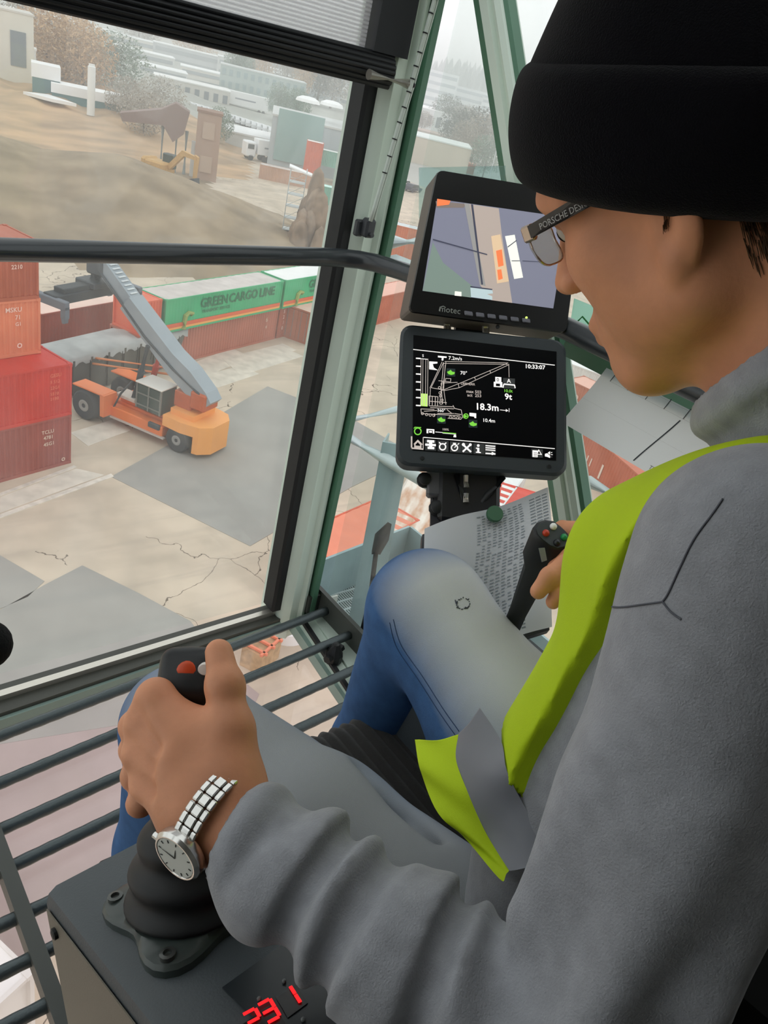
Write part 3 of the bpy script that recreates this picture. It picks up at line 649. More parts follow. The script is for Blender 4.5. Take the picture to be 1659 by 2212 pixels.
def tree(label, px, D, h, kind, wide=1., group=None, zg=None):
    p = atd(px[0], px[1], D)
    if kind not in TP:
        rgb = {'rust': (206, 172, 132), 'grey': (176, 168, 156), 'green': (140, 158, 142), 'dark': (128, 132, 126), 'pale': (190, 186, 176)}[kind]
        r = empty('tree', (0, 0, -20)); vs, fs = twigs(4200, len(kind)*3+1, .02, rgb)
        mk('crown', vs, fs, mat('tree %s' % kind, rgb, rough=.95, var=.18, vscale=2.), r, local=True, fix=False)
        t = MB(True); t.tube([(0, 0, 0), (.01, 0, .3), (0, .01, .6)], [.03, .022, .008], 6); t.obj('trunk', mat('bark', (116, 104, 94), rough=.9), r)
        TP[kind] = r; c = r
    else: c = copy_tree(TP[kind])
    c.location = V(p[0], p[1], 0 if zg is None else zg); c.scale = (h*wide, h*wide, h); c.rotation_euler = (0, 0, (px[0]*1.7) % 6.28)
    tag(c, label, 'tree', group); return c
tree('broad rust brown leafless tree above the white tents', (100, 190), 205, 16, 'rust', 1.15)
tree('rust brown leafless tree right of the white chimney', (178, 205), 200, 15, 'rust', 1.0)
tree('second rust brown tree, leaning against the broad one above the tents', (148, 195), 210, 17, 'rust', 1.0)
tree('grey leafless tree at the far left above the cream building', (20, 150), 230, 17, 'grey', 1.3)
tree('dull green tree between the rust trees and the parking strip', (240, 200), 215, 14, 'green', 1.2)
tree('grey bush thicket beyond the haul road', (272, 250), 165, 9, 'grey', .9)
tree('grey bush thicket right of the first, by the crusher', (312, 262), 155, 8, 'grey', 1.1)
tree('pale thicket left of the silo', (345, 240), 185, 9, 'pale', 1.2)
for k, (x, y, D, h, kd, w) in enumerate([(500, 200, 300, 17, 'green', .6), (520, 202, 300, 18, 'green', .6), (600, 232, 255, 10, 'green', 1.), (640, 240, 250, 10, 'green', 1.2), (540, 150, 380, 22, 'grey', .7), (570, 160, 370, 22, 'rust', .6), (620, 165, 370, 24, 'grey', .7), (655, 175, 365, 22, 'rust', .6), (690, 185, 380, 22, 'dark', 1.3), (720, 190, 380, 24, 'grey', 1.2), (470, 300, 170, 7, 'green', 1.2), (300, 90, 480, 22, 'grey', 1.5), (420, 120, 460, 22, 'rust', 1.5)]):
    tree('leafless grey or rust tree standing in the town beyond the parking strip', (x, y), D, h, kd, w*.75, 'town trees behind the parking strip')
for k, (x, y, D, h, kd, w) in enumerate([(985, 300, 300, 14, 'dark', 1.3), (1000, 330, 262, 12, 'grey', 1.), (1025, 320, 280, 16, 'dark', 1.4), (1048, 330, 270, 15, 'grey', 1.3), (1045, 370, 230, 11, 'green', 1.2), (960, 270, 400, 16, 'dark', 1.2), (1000, 282, 380, 14, 'grey', 1.2), (1170, 330, 330, 14, 'grey', 1.4), (905, 300, 380, 8, 'grey', 1.6)]):
    tree('dark leafless tree on the street between the pillars', (x, y), D, h, kd, w*.85, 'street trees between the pillars')
for k, (x, y, D, w, h) in enumerate([(-40, 60, 420, 160, 30), (60, 60, 470, 260, 22), (215, 80, 430, 160, 26), (230, 115, 350, 110, 26), (330, 110, 430, 140, 28), (390, 150, 330, 90, 24), (470, 130, 430, 120, 30), (560, 150, 420, 150, 26), (660, 170, 430, 120, 26), (300, 155, 300, 80, 22), (560, 110, 560, 180, 26), (330, 70, 600, 240, 26)]):
    bld('town_building', 'white or grey flat roofed building in the hazy town beyond the yard', 'building', (x, y), D, w, h, 16, ((214, 216, 214), (196, 200, 202), (226, 222, 214))[k % 3], (242, 244, 244), floors=2, band=True, win=(160, 168, 172), group='hazy town buildings')
def forest():
    rnd = random.Random(11); b = MB()
    for k in range(420):
        px = 760 + 560*rnd.random(); D = 850 + 330*rnd.random(); p = atd(px, 240, D); h = 16 + 12*rnd.random(); w = h*.22
        z = G + min(1, (D-620)/500)*26
        b.lathe(V(p[0], p[1], z-2), (0, 0, 1), [(w, 0), (w*.8, h*.35), (w*.45, h*.7), (.1, h)], 6)
    return tag(b.obj('forest', mat('hazy forest', (150, 158, 156), rough=1., var=.15, vscale=.02)), 'grey hazy forest along the skyline', 'forest', kind='stuff')
forest()
# lamp posts and streaks of street furniture
for k, (x, y, D, h) in enumerate([(1060, 372, 200, 11), (985, 292, 300, 10)]):
    p = atd(x, y, D); q = MB(); q.tube([V(p[0], p[1], G), V(p[0], p[1], G+h), V(p[0]-1.2, p[1], G+h+.3)], .14, 6)
    tag(q.obj('street_lamp', mat('lamp post grey', (200, 204, 206), rough=.5)), ['slim street lamp beside the slanting pillar', 'slim street lamp at the street trees'][k], 'lamp')
# ================================================================== the crane cab: posts, sill, panes
PALEG = mat('pale green paint', (214, 228, 216), rough=.4, var=.03, vscale=6)
DARKG = mat('deep green paint', (84, 126, 102), rough=.45, var=.08, vscale=8)
TEALG = mat('grey green paint', (150, 172, 164), rough=.45, var=.05, vscale=8)
BLACKR = mat('black rubber', (22, 24, 26), rough=.6)
BLACKP = mat('black plastic', (20, 22, 24), rough=.5)
ZF, ZT = -1.30, .62
b = MB(); b.prism([(x, y, ZF) for x, y in ((.944, 1.32), (.944, 1.243), (.95, 1.228), (.965, 1.218), (.974, 1.224), (.992, 1.225), (1.0, 1.216), (1.011, 1.22), (1.018, 1.235), (1.018, 1.32))], (0, 0, ZT-ZF)); struct(b.obj('trim_1', PALEG, auto=35))
b = MB(); b.prism([(x, y, ZF) for x, y in ((1.018, 1.207), (1.032, 1.207), (1.05, 1.25), (1.05, 1.33), (1.018, 1.33))], (0, 0, ZT-ZF)); struct(b.obj('trim_2', DARKG))
b = MB(); b.box((.9405, 1.262, (ZT-1.22)/2), (.037, .05, ZT+1.22), bev=.006); struct(b.obj('trim_3', BLACKR))
# slanting side post, ribbed section
pt, pb = V(1.03, 1.085, .13), V(1.03, .59, -.59); dd = nrm(pt-pb); nrm_s = nrm(np.cross(V(1, 0, 0), dd))
def slant(name, prof, m):
    a = pb - dd*.85; e = pt + dd*.75; q = MB(); q.prism([a + nrm_s*(s_*.78 - .006) + V(1, 0, 0)*d for s_, d in prof], e - a); return struct(q.obj(name, m, auto=35))
slant('trim_4', [(.034, .03), (.034, -.012), (.024, -.018), (.012, -.013), (.008, -.02), (-.012, -.02), (-.018, -.014), (-.02, .03)], PALEG)
slant('trim_5', [(.034, .02), (.034, -.005), (.041, .0), (.041, .02)], DARKG)
slant('trim_6', [(-.02, .04), (-.02, -.008), (-.048, .0), (-.048, .04)], DARKG)
def strip(name, px, z, m, th=.02, thing=None):
    q = MB(); q.prism([V(*(onz(x, y, z)[:2]), z-th) for x, y in px], (0, 0, th)); o = q.obj(name, m); return struct(o) if thing is None else o
ALU = mat('brushed aluminium', (214, 208, 198), rough=.25, metal=.7)
SILLD = mat('dark sill', (74, 74, 68), rough=.45)
strip('trim_7', [(-400, 1598), (-400, 1612), (634, 1299), (632, 1290)], -1.232, SILLD)
strip('trim_8', [(-400, 1612), (-400, 1628), (640, 1306), (634, 1299)], -1.228, ALU, .03)
strip('trim_9', [(-400, 1627), (-400, 1676), (650, 1322), (640, 1305)], -1.24, SILLD, .03)
strip('trim_10', [(-400, 1674), (-400, 1696), (632, 1336), (628, 1322)], -1.25, TEALG, .03)
strip('trim_11', [(618, 1326), (646, 1318), (782, 1512), (752, 1524)], -1.25, TEALG, .03)
strip('trim_12', [(646, 1338), (672, 1330), (790, 1506), (766, 1516)], -1.235, PALEG, .02)
strip('trim_13', [(676, 1332), (704, 1322), (835, 1500), (800, 1510)], -1.23, PALEG, .025)
strip('trim_14', [(648, 1334), (656, 1331), (778, 1516), (770, 1519)], -1.226, BLACKR, .01)
# rod grille over the floor pane
gr = empty('floor_grille', (.6, 1.0, -1.2), 'dark ribbed steel rod grille laid over the floor pane', 'grille')
REBAR = mat('ribbed steel rod', (84, 92, 94), rough=.4, metal=.4, bump=.5, bscale=160)
ZR = -1.2
def rod(p0, p1, r=.0105):
    q = MB(); p0 = np.asarray(p0); p1 = np.asarray(p1); n = 90; d = nrm(p1-p0)
    pts = [p0 + (p1-p0)*i/n for i in range(n+1)]; q.tube(pts, [r*(1+.06*(i % 2)) for i in range(n+1)], 8); return q.obj('rod', REBAR, gr, smooth=True)
for (l, r_) in (((0, 1590), (708, 1318)), ((0, 1692), (752, 1373)), ((0, 1793), (797, 1432)), ((0, 1884), (806, 1497)), ((0, 2000), (900, 1570)), ((0, 2104), (900, 1660)), ((20, 2212), (900, 1760))):
    a, c = onz(*l, ZR), onz(*r_, ZR); c = a + (c-a)*((1.045-a[0])/(c[0]-a[0])); a = a + (a-c)*.9
    rod(a, c)
FLATB = mat('dark flat bar', (70, 72, 68), rough=.45)
q = MB(); q.prism([V(1.045, 1.235, ZR-.03), V(1.045, 1.235, ZR+.035), V(1.045, .35, ZR+.035), V(1.045, .35, ZR-.03)], (.012, 0, 0)); q.box((1.03, 1.22, ZR+.0), (.04, .02, .05)); q.obj('side_bar', FLATB, gr)
a, c = onz(-14, 1800, ZR), onz(108, 2100, ZR); q = MB(); q.prism([V(a[0]-.012, 1.15, ZR-.02), V(a[0]-.012, 1.15, ZR+.02), V(a[0]-.012, .2, ZR+.02), V(a[0]-.012, .2, ZR-.02)], (.022, 0, 0)); q.obj('side_bar', FLATB, gr)
bo = onz(722, 1412, -1.21); q = MB(); q.lathe(bo, (0, 0, 1), [(.022, -.02), (.022, .0), (.016, .012), (.008, .03), (0, .032)], 10); q.tube([bo + V(-.03, -.012, 0), bo + V(.03, .012, 0)], .01, 6); q.obj('clamp', BLACKP, gr)
# panes
GL = glass_mat('front glass', dirt_veil=.035, streak=.06); GL2 = glass_mat('side glass', dirt_veil=.02, streak=.02); GL3 = glass_mat('floor glass', tint=(250, 247, 248), dirt_veil=.04, streak=.05)
def pane(name, pts, ext, m): q = MB(); q.prism(pts, ext); return struct(q.obj(name, m))
pane('window_1', [V(-.9, 1.283, -1.22), V(1.0, 1.283, -1.22), V(1.0, 1.283, .62), V(-.9, 1.283, .62)], (0, .006, 0), GL)
pane('window_2', [V(1.075, 1.22, -1.2), V(1.075, 1.22, .62), V(1.075, -.75, .62), V(1.075, -.75, -1.2)], (.006, 0, 0), GL2)
pane('window_3', [V(-.9, 1.27, -1.275), V(1.05, 1.27, -1.275), V(1.05, .32, -1.275), V(-.9, .32, -1.275)], (0, 0, -.006), GL3)
pane('window_4', [V(-.9, 1.27, -1.2), V(-.9, 1.27, .62), V(-.9, .25, .62), V(-.9, .25, -1.2)], (-.006, 0, 0), GL2)
CABIN = mat('grey cabin lining', (120, 122, 120), rough=.8)
LINING = mat('light cabin lining', (196, 200, 196), rough=.8)
q = MB(); q.box((.09, -.2, .65), (2.02, 1.2, .05)); q.box((.09, 1.29, .65), (2.02, .07, .05)); struct(q.obj('ceiling', LINING))
pane('window_roof_added', [V(-.9, .4, .64), V(1.06, .4, .64), V(1.06, 1.26, .64), V(-.9, 1.26, .64)], (0, 0, .006), GL2)  # unseen roof pane, added to let light onto post, hat, hand and jeans
q = MB(); q.box((.09, -.78, -.32), (2.02, .05, 1.94)); struct(q.obj('wall_back', CABIN))
q = MB(); q.box((-.9, -.265, -.32), (.05, 1.03, 1.94)); struct(q.obj('light_block_wall_left', CABIN))  # unseen solid wall, added to block light from the left rear
q = MB(); q.box((.09, -.22, -1.285), (2.02, 1.1, .05)); struct(q.obj('floor', mat('black floor rubber', (40, 42, 44), rough=.8)))
# lower side rail under the rail (green)
q = MB(); q.box((1.035, -.05, -.315), (.03, 1.56, .03)); q.box((1.04, .68, -.31), (.02, .02, .045)); struct(q.obj('trim_15', DARKG))
# roller blind
BL = mat('blind fabric', (176, 178, 182), rough=.8); nt = BL.node_tree; N = nt.nodes; L = nt.links
tc = N.new('ShaderNodeTexCoord'); wv = N.new('ShaderNodeTexWave'); wv.wave_type = 'BANDS'; wv.bands_direction = 'Z'; wv.inputs['Scale'].default_value = 52; wv.inputs['Distortion'].default_value = .3
L.new(tc.outputs['Object'], wv.inputs['Vector'])
tr = N.new('ShaderNodeBsdfTransparent'); mxs = N.new('ShaderNodeMixShader'); mr = N.new('ShaderNodeMapRange'); mr.inputs['To Min'].default_value = .34; mr.inputs['To Max'].default_value = .66
tl = N.new('ShaderNodeBsdfTranslucent'); tl.inputs['Color'].default_value = (*lin((206, 206, 210)), 1)
ads = N.new('ShaderNodeMixShader'); ads.inputs['Fac'].default_value = .55; L.new(N['Principled BSDF'].outputs[0], ads.inputs[1]); L.new(tl.outputs[0], ads.inputs[2])
L.new(wv.outputs['Fac'], mr.inputs['Value']); L.new(mr.outputs[0], mxs.inputs['Fac']); L.new(tr.outputs[0], mxs.inputs[1]); L.new(ads.outputs[0], mxs.inputs[2]); L.new(mxs.outputs[0], N['Material Output'].inputs['Surface'])
yb = 1.225
rb = empty('roller_blind', (.2, yb, -.03), 'grey see through roller blind with a black bottom bar, pulled half down', 'blind')
zt0 = ony(800, 108, yb)[2]; zt1 = ony(800, 183, yb)[2]; xr = ony(838, 160, yb)[0]
q = MB(); q.box(((xr-.9)/2 - .03, yb, (.6+zt0)/2), (xr+.9-.06, .0016, .6-zt0)); q.obj('fabric', BL, rb)
q = MB(); x1 = xr; n = 7
for k in range(n):
    z = zt1 + (zt0-zt1)*(k+.5)/n; q.tube([(-.9, yb - .012*math.sin(math.pi*(k+.5)/n) - .004, z), (x1, yb - .012*math.sin(math.pi*(k+.5)/n) - .004, z)], (zt0-zt1)/n*.75, 10)
q.box(((x1-.9)/2, yb-.003, (zt0+zt1)/2), (x1+.9, .012, zt0-zt1), bev=.004); q.obj('bottom_bar', mat('black blind bar', (26, 28, 31), rough=.55, spec=.4), rb, smooth=True)
q = MB(); q.box((xr-.012, yb-.008, (.6+zt0)/2), (.075, .012, .6-zt0)); q.obj('side_band', mat('black blind edge', (34, 36, 40), rough=.7), rb)
p0, p1 = ony(836, 170, yb-.028), ony(884, 182, yb-.028); q = MB(); q.tube([p0 - V(.04, 0, 0), p1], .0085, 14); q.obj('tube_end', ALU, rb, auto=40)
q = MB(); q.ball(p1 + V(.004, -.004, .0), .006); q.obj('end_cap', BLACKP, rb)
# cord with beads and its clip on the post
yc_ = 1.19
cd = empty('blind_cord', ony(800, 480, yc_), 'pale blind cord with small dark beads running down the front post', 'cord')
cpts = [ony(x, y, yc_ if y > 0 else yc_) for x, y in ((950, -60), (936, 10), (905, 120), (886, 190), (860, 275), (832, 370), (810, 445), (800, 478))]
q = MB(); q.tube(cpts, .0038, 8); q.tube([p + V(.007, 0, .004) for p in cpts], .002, 6); q.obj('string', mat('pale cord', (206, 216, 208), rough=.5), cd, smooth=True)
for k in range(14):
    t = k/13*.72; i = min(int(t*7), 6); f_ = t*7-i; p = cpts[i]*(1-f_)+cpts[i+1]*f_; q = MB(); q.lathe(p, cpts[i+1]-cpts[i], [(.0048, -.001), (.0048, .001)], 8); q.obj('bead', BLACKP, cd)
cpx = ony(795, 492, 1.2); q = MB(); q.box(cpx, (.022, .022, .034), bev=.004); q.box(cpx + V(-.012, .012, -.004), (.018, .014, .03), bev=.003); q.tube([cpx + V(0, -.012, -.01), cpx + V(0, -.018, -.01)], .004, 8)
tag(q.obj('cord_clip', mat('dark grey clip', (62, 64, 68), rough=.5)), 'small dark grey clip holding the blind cord on the front post', 'clip')
# hand rail round the window
q = MB(); R_ = .0168
rp = [V(-.9, 1.2, -.35), V(.2, 1.2, -.338), V(.6, 1.2, -.329), V(.86, 1.2, -.322), V(.905, 1.197, -.321), V(.935, 1.183, -.319), V(.955, 1.155, -.316), V(.968, 1.10, -.312), V(.97, .9, -.292), V(.97, .7, -.275), V(.97, .4, -.272), V(.97, -.6, -.27)]
q.tube(rp, R_, 16); tag(q.obj('hand_rail', mat('black tube', (48, 52, 56), rough=.35, coat=.3), smooth=True), 'black tubular hand rail running across the front window', 'rail')
# ------------------------------------------------------------------ outside gallery on the right
GALV = mat('galvanised steel', (160, 182, 184), rough=.5, metal=.25, var=.14, vscale=9, detail=6)
GALV2 = mat('bright galvanised tube', (200, 212, 212), rough=.45, metal=.2, var=.06, vscale=12)
ga = empty('gallery', (1.4, 1.3, -1.4), 'galvanised outside gallery with grating, toe boards and rails right of the front post', 'gallery')
zg = -1.36
gt = MB(); x0, x1, y0, y1 = 1.13, 1.60, .55, 1.45
for k in range(26): y = y0 + (y1-y0)*k/25; gt.box(((x0+x1)/2, y, zg), (x1-x0, .006, .024))
for k in range(60): x = x0 + (x1-x0)*k/59; gt.box((x, (y0+y1)/2, zg), (.0025, y1-y0, .022))
gt.obj('grating', GALV2, ga)
q = MB(); a, c = onz(660, 1226, -1.2), onz(886, 1138, -1.2); e = V(1.56, 1.1, -1.2)
q.prism([V(a[0], a[1], -1.36), V(c[0], c[1], -1.36), V(c[0], c[1], -1.2), V(a[0], a[1], -1.2)], (0, .008, 0)); q.prism([V(c[0], c[1], -1.36), V(c[0]+.01, .55, -1.36), V(c[0]+.01, .55, -1.2), V(c[0], c[1], -1.2)], (.008, 0, 0)); q.obj('toe_board', GALV, ga)
q = MB(); q.box((1.115, 1.0, -1.33), (.006, .95, .13)); q.box((1.13, 1.27, -1.31), (.05, .006, .12)); q.obj('edge_plate', mat('pale galvanised plate', (206, 208, 200), rough=.5, var=.1, vscale=15), ga)
pA, pB = dep(856, 960, 1.98), dep(772, 1400, 1.98); sd = nrm(np.cross(pB-pA, V(.6, .6, -.5)))
q = MB(); w = .036
q.prism([pA + sd*w, pA - sd*w, pB - sd*w, pB + sd*w], V(.004, .004, 0)); q.prism([pA - sd*w, pA - sd*w + V(.05, .04, 0), pB - sd*w + V(.05, .04, 0), pB - sd*w], V(.003, -.003, 0)); q.obj('angle_post', GALV, ga)
for pts, r in (([dep(740, 911, 2.45), dep(860, 884, 2.5), dep(1000, 850, 2.6)], .012), ([dep(735, 935, 2.05), dep(835, 993, 1.98), dep(930, 1048, 1.9), dep(1010, 1095, 1.84)], .0155), ([dep(1270, 1040, 1.5), dep(1370, 1092, 1.42), dep(1500, 1160, 1.34)], .0125)):
    q = MB(); q.tube(pts, r, 12); q.obj('gallery_rail', GALV2, ga, smooth=True)
q = MB(); q.tube([dep(815, 523, 1.9), dep(838, 522, 1.9)], .046, 16); q.tube([dep(836, 522, 1.9), dep(930, 522, 1.94)], .021, 14); q.tube([dep(800, 545, 1.9), dep(850, 570, 1.9), dep(900, 590, 1.85)], .024, 12); q.obj('tube_socket', GALV2, ga, auto=40)
q = MB(); q.tube([dep(842, 1130, 1.9), dep(825, 1160, 1.9), dep(812, 1195, 1.9)], [.006, .02, .012], 8); q.tube([dep(812, 1195, 1.9), dep(800, 1290, 1.9), dep(778, 1380, 1.9)], .006, 8); q.tube([dep(803, 1195, 1.9), dep(822, 1196, 1.9)], .003, 6)
q.obj('cable', BLACKP, ga, smooth=True)
# clear plate behind the upper monitor
q = MB(); q.prism([dep(905, 362, 1.22), dep(1092, 358, 1.22), dep(1092, 470, 1.22), dep(905, 470, 1.22)], RM[:, 2]*.004); tag(q.obj('clear_plate', glass_mat('clear plate', tint=(226, 240, 240), dirt_veil=.06)), 'bluish clear plastic plate standing behind the upper monitor', 'plate')
q = MB(); st = [onx(x, y, 1.068) for x, y in ((1240, 645), (1345, 688), (1345, 775), (1226, 735))]
q.prism(st, V(.003, 0, 0)); STK = mat('mint sticker', (206, 236, 226), rough=.4); nt = STK.node_tree; pt_ = nt.nodes.new('ShaderNodeBsdfTranslucent'); pt_.inputs['Color'].default_value = (*lin((216, 244, 234)), 1); px_ = nt.nodes.new('ShaderNodeMixShader'); px_.inputs['Fac'].default_value = .8
nt.links.new(nt.nodes['Principled BSDF'].outputs[0], px_.inputs[1]); nt.links.new(pt_.outputs[0], px_.inputs[2]); nt.links.new(px_.outputs[0], nt.nodes['Material Output'].inputs['Surface'])
sk = q.obj('window_sticker', STK); tag(sk, 'mint green sticker on the side window behind the chin', 'sticker')
q = MB(); ar = [onx(x, y, 1.0665) for x, y in ((1247, 695), (1258, 684), (1272, 700))]
q.tube(ar, .0014, 6); q.obj('arrow', mat('sign green', (60, 150, 84), rough=.5), sk)
# ------------------------------------------------------------------ monitors
class Plane:
    def __init__(s, p, n): s.p = np.asarray(p, float); s.n = nrm(n)
    def __call__(s, px, py, lift=0.): d = ray(px, py); return d * ((s.p @ s.n) / (d @ s.n)) + s.n*lift
def emi(name, rgb, e=1.): return mat(name, rgb, rough=.6, spec=.1, emit=e)
def qline(q, pl, a, c, w, lift=.0012):
    a = V(*a); c = V(*c); d = c-a; n = V(-d[1], d[0])/np.linalg.norm(d)*w/2
    q.poly([pl(*(a+n), lift), pl(*(c+n), lift), pl(*(c-n), lift), pl(*(a-n), lift)])
def qpoly(q, pl, pts, lift=.001): q.poly([pl(*p, lift) for p in pts])
def rounded(pl, cs, r, n=5):
    """rounded quad outline in plane pl from pixel corners"""
    c = [pl(*p) for p in cs]; out = []
    for i in range(4):
        a, b_, d = c[i-1], c[i], c[(i+1) % 4]; u, w = nrm(a-b_), nrm(d-b_)
        for k in range(n+1):
            t = k/n*math.pi/2; out.append(b_ + u*r*(1-math.sin(t)) + w*r*(1-math.cos(t)))
    return out
# lower: crane computer
TL, TR, BR, BL_ = dep(866, 698, 1.117), dep(1222, 735, 1.117), dep(1224, 1027, 1.083), dep(856, 1003, 1.083)
n1 = nrm(np.cross(TR-TL, BL_-TL)); n1 = n1 if n1 @ RM[:, 2] < 0 else -n1
P1 = Plane((TL+TR+BR+BL_)/4, n1)
m1 = empty('crane_monitor', P1.p - n1*.02, 'lower dark grey crane monitor showing a white line drawing of a crane on black', 'monitor')
out = rounded(P1, [(866, 697), (1224, 734), (1226, 1029), (855, 1003)], .018)
cen = sum(out)/len(out)
HOUS = mat('monitor housing grey', (50, 56, 60), rough=.5); HOUSL = mat('monitor edge', (92, 88, 84), rough=.5)
def housing(q, rings):
    vs = []; fs = []; n = len(rings[0])
    for r in rings: vs += list(r)
    for k in range(len(rings)-1):
        for i in range(n): fs.append((k*n+i, k*n+(i+1) % n, (k+1)*n+(i+1) % n, (k+1)*n+i))
    fs.append(tuple(range(n))); fs.append(tuple((len(rings)-1)*n+i for i in range(n))); q.add(vs, fs)
q = MB(); housing(q, [[cen + (p-cen)*.965 for p in out], [p - n1*.005 for p in out], [p - n1*.035 for p in out], [cen + (p-cen)*.93 - n1*.045 for p in out]]); q.obj('housing', HOUS, m1, auto=25)
scr = [(893, 724), (1202, 760), (1201, 995), (891, 973)]
q = MB(); W_, G_, D_, K_ = 1, 2, 3, 0
q.cur = 0; qpoly(q, P1, scr, .0008)
def z3(x, y): return (860 + x/4.484, 740 + y/4.484)
def ln(x0, y0, x1, y1, w=6, c=W_): q.cur = c; qline(q, P1, z3(x0, y0), z3(x1, y1), w/4.484, .0014)
def pg(pts, c=W_, lift=.0013): q.cur = c; qpoly(q, P1, [z3(*p) for p in pts], lift)
def rect(x0, y0, x1, y1, c=W_, lift=.0013): pg([(x0, y0), (x1, y0+(x1-x0)*.06), (x1, y1+(x1-x0)*.06), (x0, y1)], c, lift)
def tx(s_, x, y, size, c=W_, bold=.01):
    q.cur = c; o = P1(*z3(x, y)); ex = nrm(P1(*z3(x+100, y+7)) - o); ey = nrm(P1(*z3(x-2, y-100)) - o); mm = np.linalg.norm(P1(*z3(x+100, y)) - o)/100
    q.text(s_, o, ex, ey, size*mm*1.25, depth=.0016, bold=bold)
def ring(cx, cy, r, w, c, n=20):
    for k in range(n): a0, a1 = 2*math.pi*k/n, 2*math.pi*(k+1)/n; ln(cx+r*math.cos(a0), cy+r*math.sin(a0), cx+r*math.cos(a1), cy+r*math.sin(a1), w, c)
ln(145, 70, 1515, 222, 7)
for x in (222, 240, 268, 288): ln(x, 160, x-4, 615, 5, 4)
ln(222, 160, 288, 166, 6)
for k in range(7): ln(172, 155+76*k, 218, 158+76*k, 12)
pg([(218, 495), (286, 500), (284, 622), (214, 616)], G_)
tx('S', 232, 142, 30); pg([(300, 185), (380, 190), (380, 205), (335, 210), (345, 245), (385, 272), (300, 262)])
pg([(385, 130), (470, 138), (468, 152), (440, 150), (436, 178), (420, 176), (422, 150), (385, 146)]); tx('7.2m/s', 486, 168, 40)
tx('70°', 600, 312, 40); tx('10:33:07', 1225, 250, 46, bold=.02)
for s_ in ((450, 186, 1065, 200), (440, 205, 1060, 214), (440, 195, 318, 440), (425, 190, 306, 445), (318, 440, 440, 462), (312, 445, 304, 600), (440, 195, 402, 600), (462, 190, 430, 470), (455, 220, 440, 460), (430, 380, 462, 605), (415, 395, 430, 600), (430, 465, 590, 398), (445, 468, 592, 440), (590, 400, 1055, 205), (592, 440, 1070, 218), (580, 398, 590, 442), (738, 335, 748, 362), (885, 272, 897, 300), (1070, 210, 1073, 340), (390, 372, 500, 384), (430, 395, 575, 388), (460, 350, 510, 352), (460, 350, 456, 384), (510, 352, 506, 388)): ln(*s_, 5, 4)
tx('LIEBHERR', 606, 410, 26, 4)
q.cur = 4
for s_ in ((300, 520, 385, 528), (300, 520, 300, 615), (330, 525, 330, 610), (360, 528, 358, 612), (385, 528, 380, 615), (300, 570, 470, 585), (300, 615, 530, 625), (310, 632, 540, 645), (530, 610, 545, 640), (545, 640, 610, 655), (610, 655, 625, 735), (220, 645, 350, 650), (220, 645, 225, 690), (225, 690, 600, 712), (250, 668, 380, 660), (380, 690, 540, 690), (470, 650, 520, 690), (350, 690, 350, 715), (545, 690, 610, 700), (480, 735, 610, 745)): ln(*s_, 6, 4)
for x, y in ((235, 690), (275, 700), (310, 705), (345, 708), (505, 725), (540, 728), (575, 732), (600, 735), (415, 590), (425, 560), (410, 520), (405, 490), (400, 440)): ring(x, y, 12, 5, 4, 8)
tx('360°', 378, 672, 34)
for x, y in ((468, 252), (376, 708), (682, 748)):
    rect(x, y, x+84, y+76, D_); q.cur = 5; pg([(x+4, y+36), (x+26, y+26), (x+40, y+16), (x+54, y+34), (x+80, y+38), (x+76, y+58), (x+46, y+66), (x+18, y+58)], 5, .0018)
rect(940, 335, 998, 400); rect(925, 382, 1008, 432); rect(1016, 345, 1130, 445, 6); tx('0', 952, 378, 40, 0); tx('A', 1052, 392, 46); ln(1022, 405, 1128, 415, 12); ln(1022, 405, 1014, 440, 10); ln(1126, 415, 1132, 445, 10)
q.cur = 0; rect(945, 400, 985, 425, 0, .0018)
tx('10.0t', 1020, 482, 34, 5); tx('9t', 1030, 552, 68, bold=.02); tx('18.3m', 745, 650, 74, bold=.02); ln(985, 655, 1060, 662, 5); pg([(1042, 646), (1066, 662), (1042, 674)]); ln(1073, 640, 1073, 676, 5)
tx('max 503', 658, 488, 34, 4); tx('act  253', 668, 524, 34, 4); tx('10.4m', 815, 770, 40)
pg([(690, 682), (755, 688), (755, 735), (738, 733), (736, 720), (690, 714)]); ring(655, 715, 22, 9, 5); pg([(640, 700), (676, 716), (640, 732)], 5)
ring(190, 862, 32, 11, 5); ln(165, 828, 150, 832, 8, 5); ln(158, 822, 222, 826, 8, 5)
rect(275, 838, 350, 880); rect(292, 852, 335, 884, 0, .0018); rect(300, 860, 328, 876, W_, .002)
ln(360, 868, 430, 874, 6); ln(430, 874, 560, 884, 9, 5); ln(430, 880, 560, 892, 4); tx('100%', 425, 852, 24, 4); pg([(540, 895), (560, 897), (562, 920), (534, 918)])
ln(245, 920, 1515, 1030, 7); ln(130, 910, 130, 1020, 14, 4); ln(130, 1025, 245, 1035, 14, 4); ln(242, 920, 242, 1030, 8, 4)
pg([(148, 985), (190, 942), (240, 990), (226, 992), (226, 1030), (155, 1024), (155, 988)], 4); pg([(168, 990), (190, 968), (212, 992), (212, 1004), (168, 1000)], 0, .0018)
for x in (262, 382, 502, 612, 728, 838): rect(x, 940+(x-262)*.08, x+106, 1045+(x-262)*.075, 6, .0010)
rect(280, 945, 350, 968); rect(262, 980, 365, 1000); rect(285, 1010, 350, 1032); rect(300, 955, 330, 1025)
ring(430, 1012, 30, 12, W_); ln(395, 968, 415, 985, 10); ln(466, 972, 446, 988, 10)
ring(545, 1020, 30, 11, W_); ln(545, 1020, 562, 1002, 8); ln(530, 978, 560, 980, 10); ln(575, 990, 590, 978, 8)
ln(625, 1060, 705, 985, 16); ln(620, 985, 705, 1062, 16); ring(632, 990, 12, 8, W_, 8); ring(698, 992, 10, 8, W_, 8)
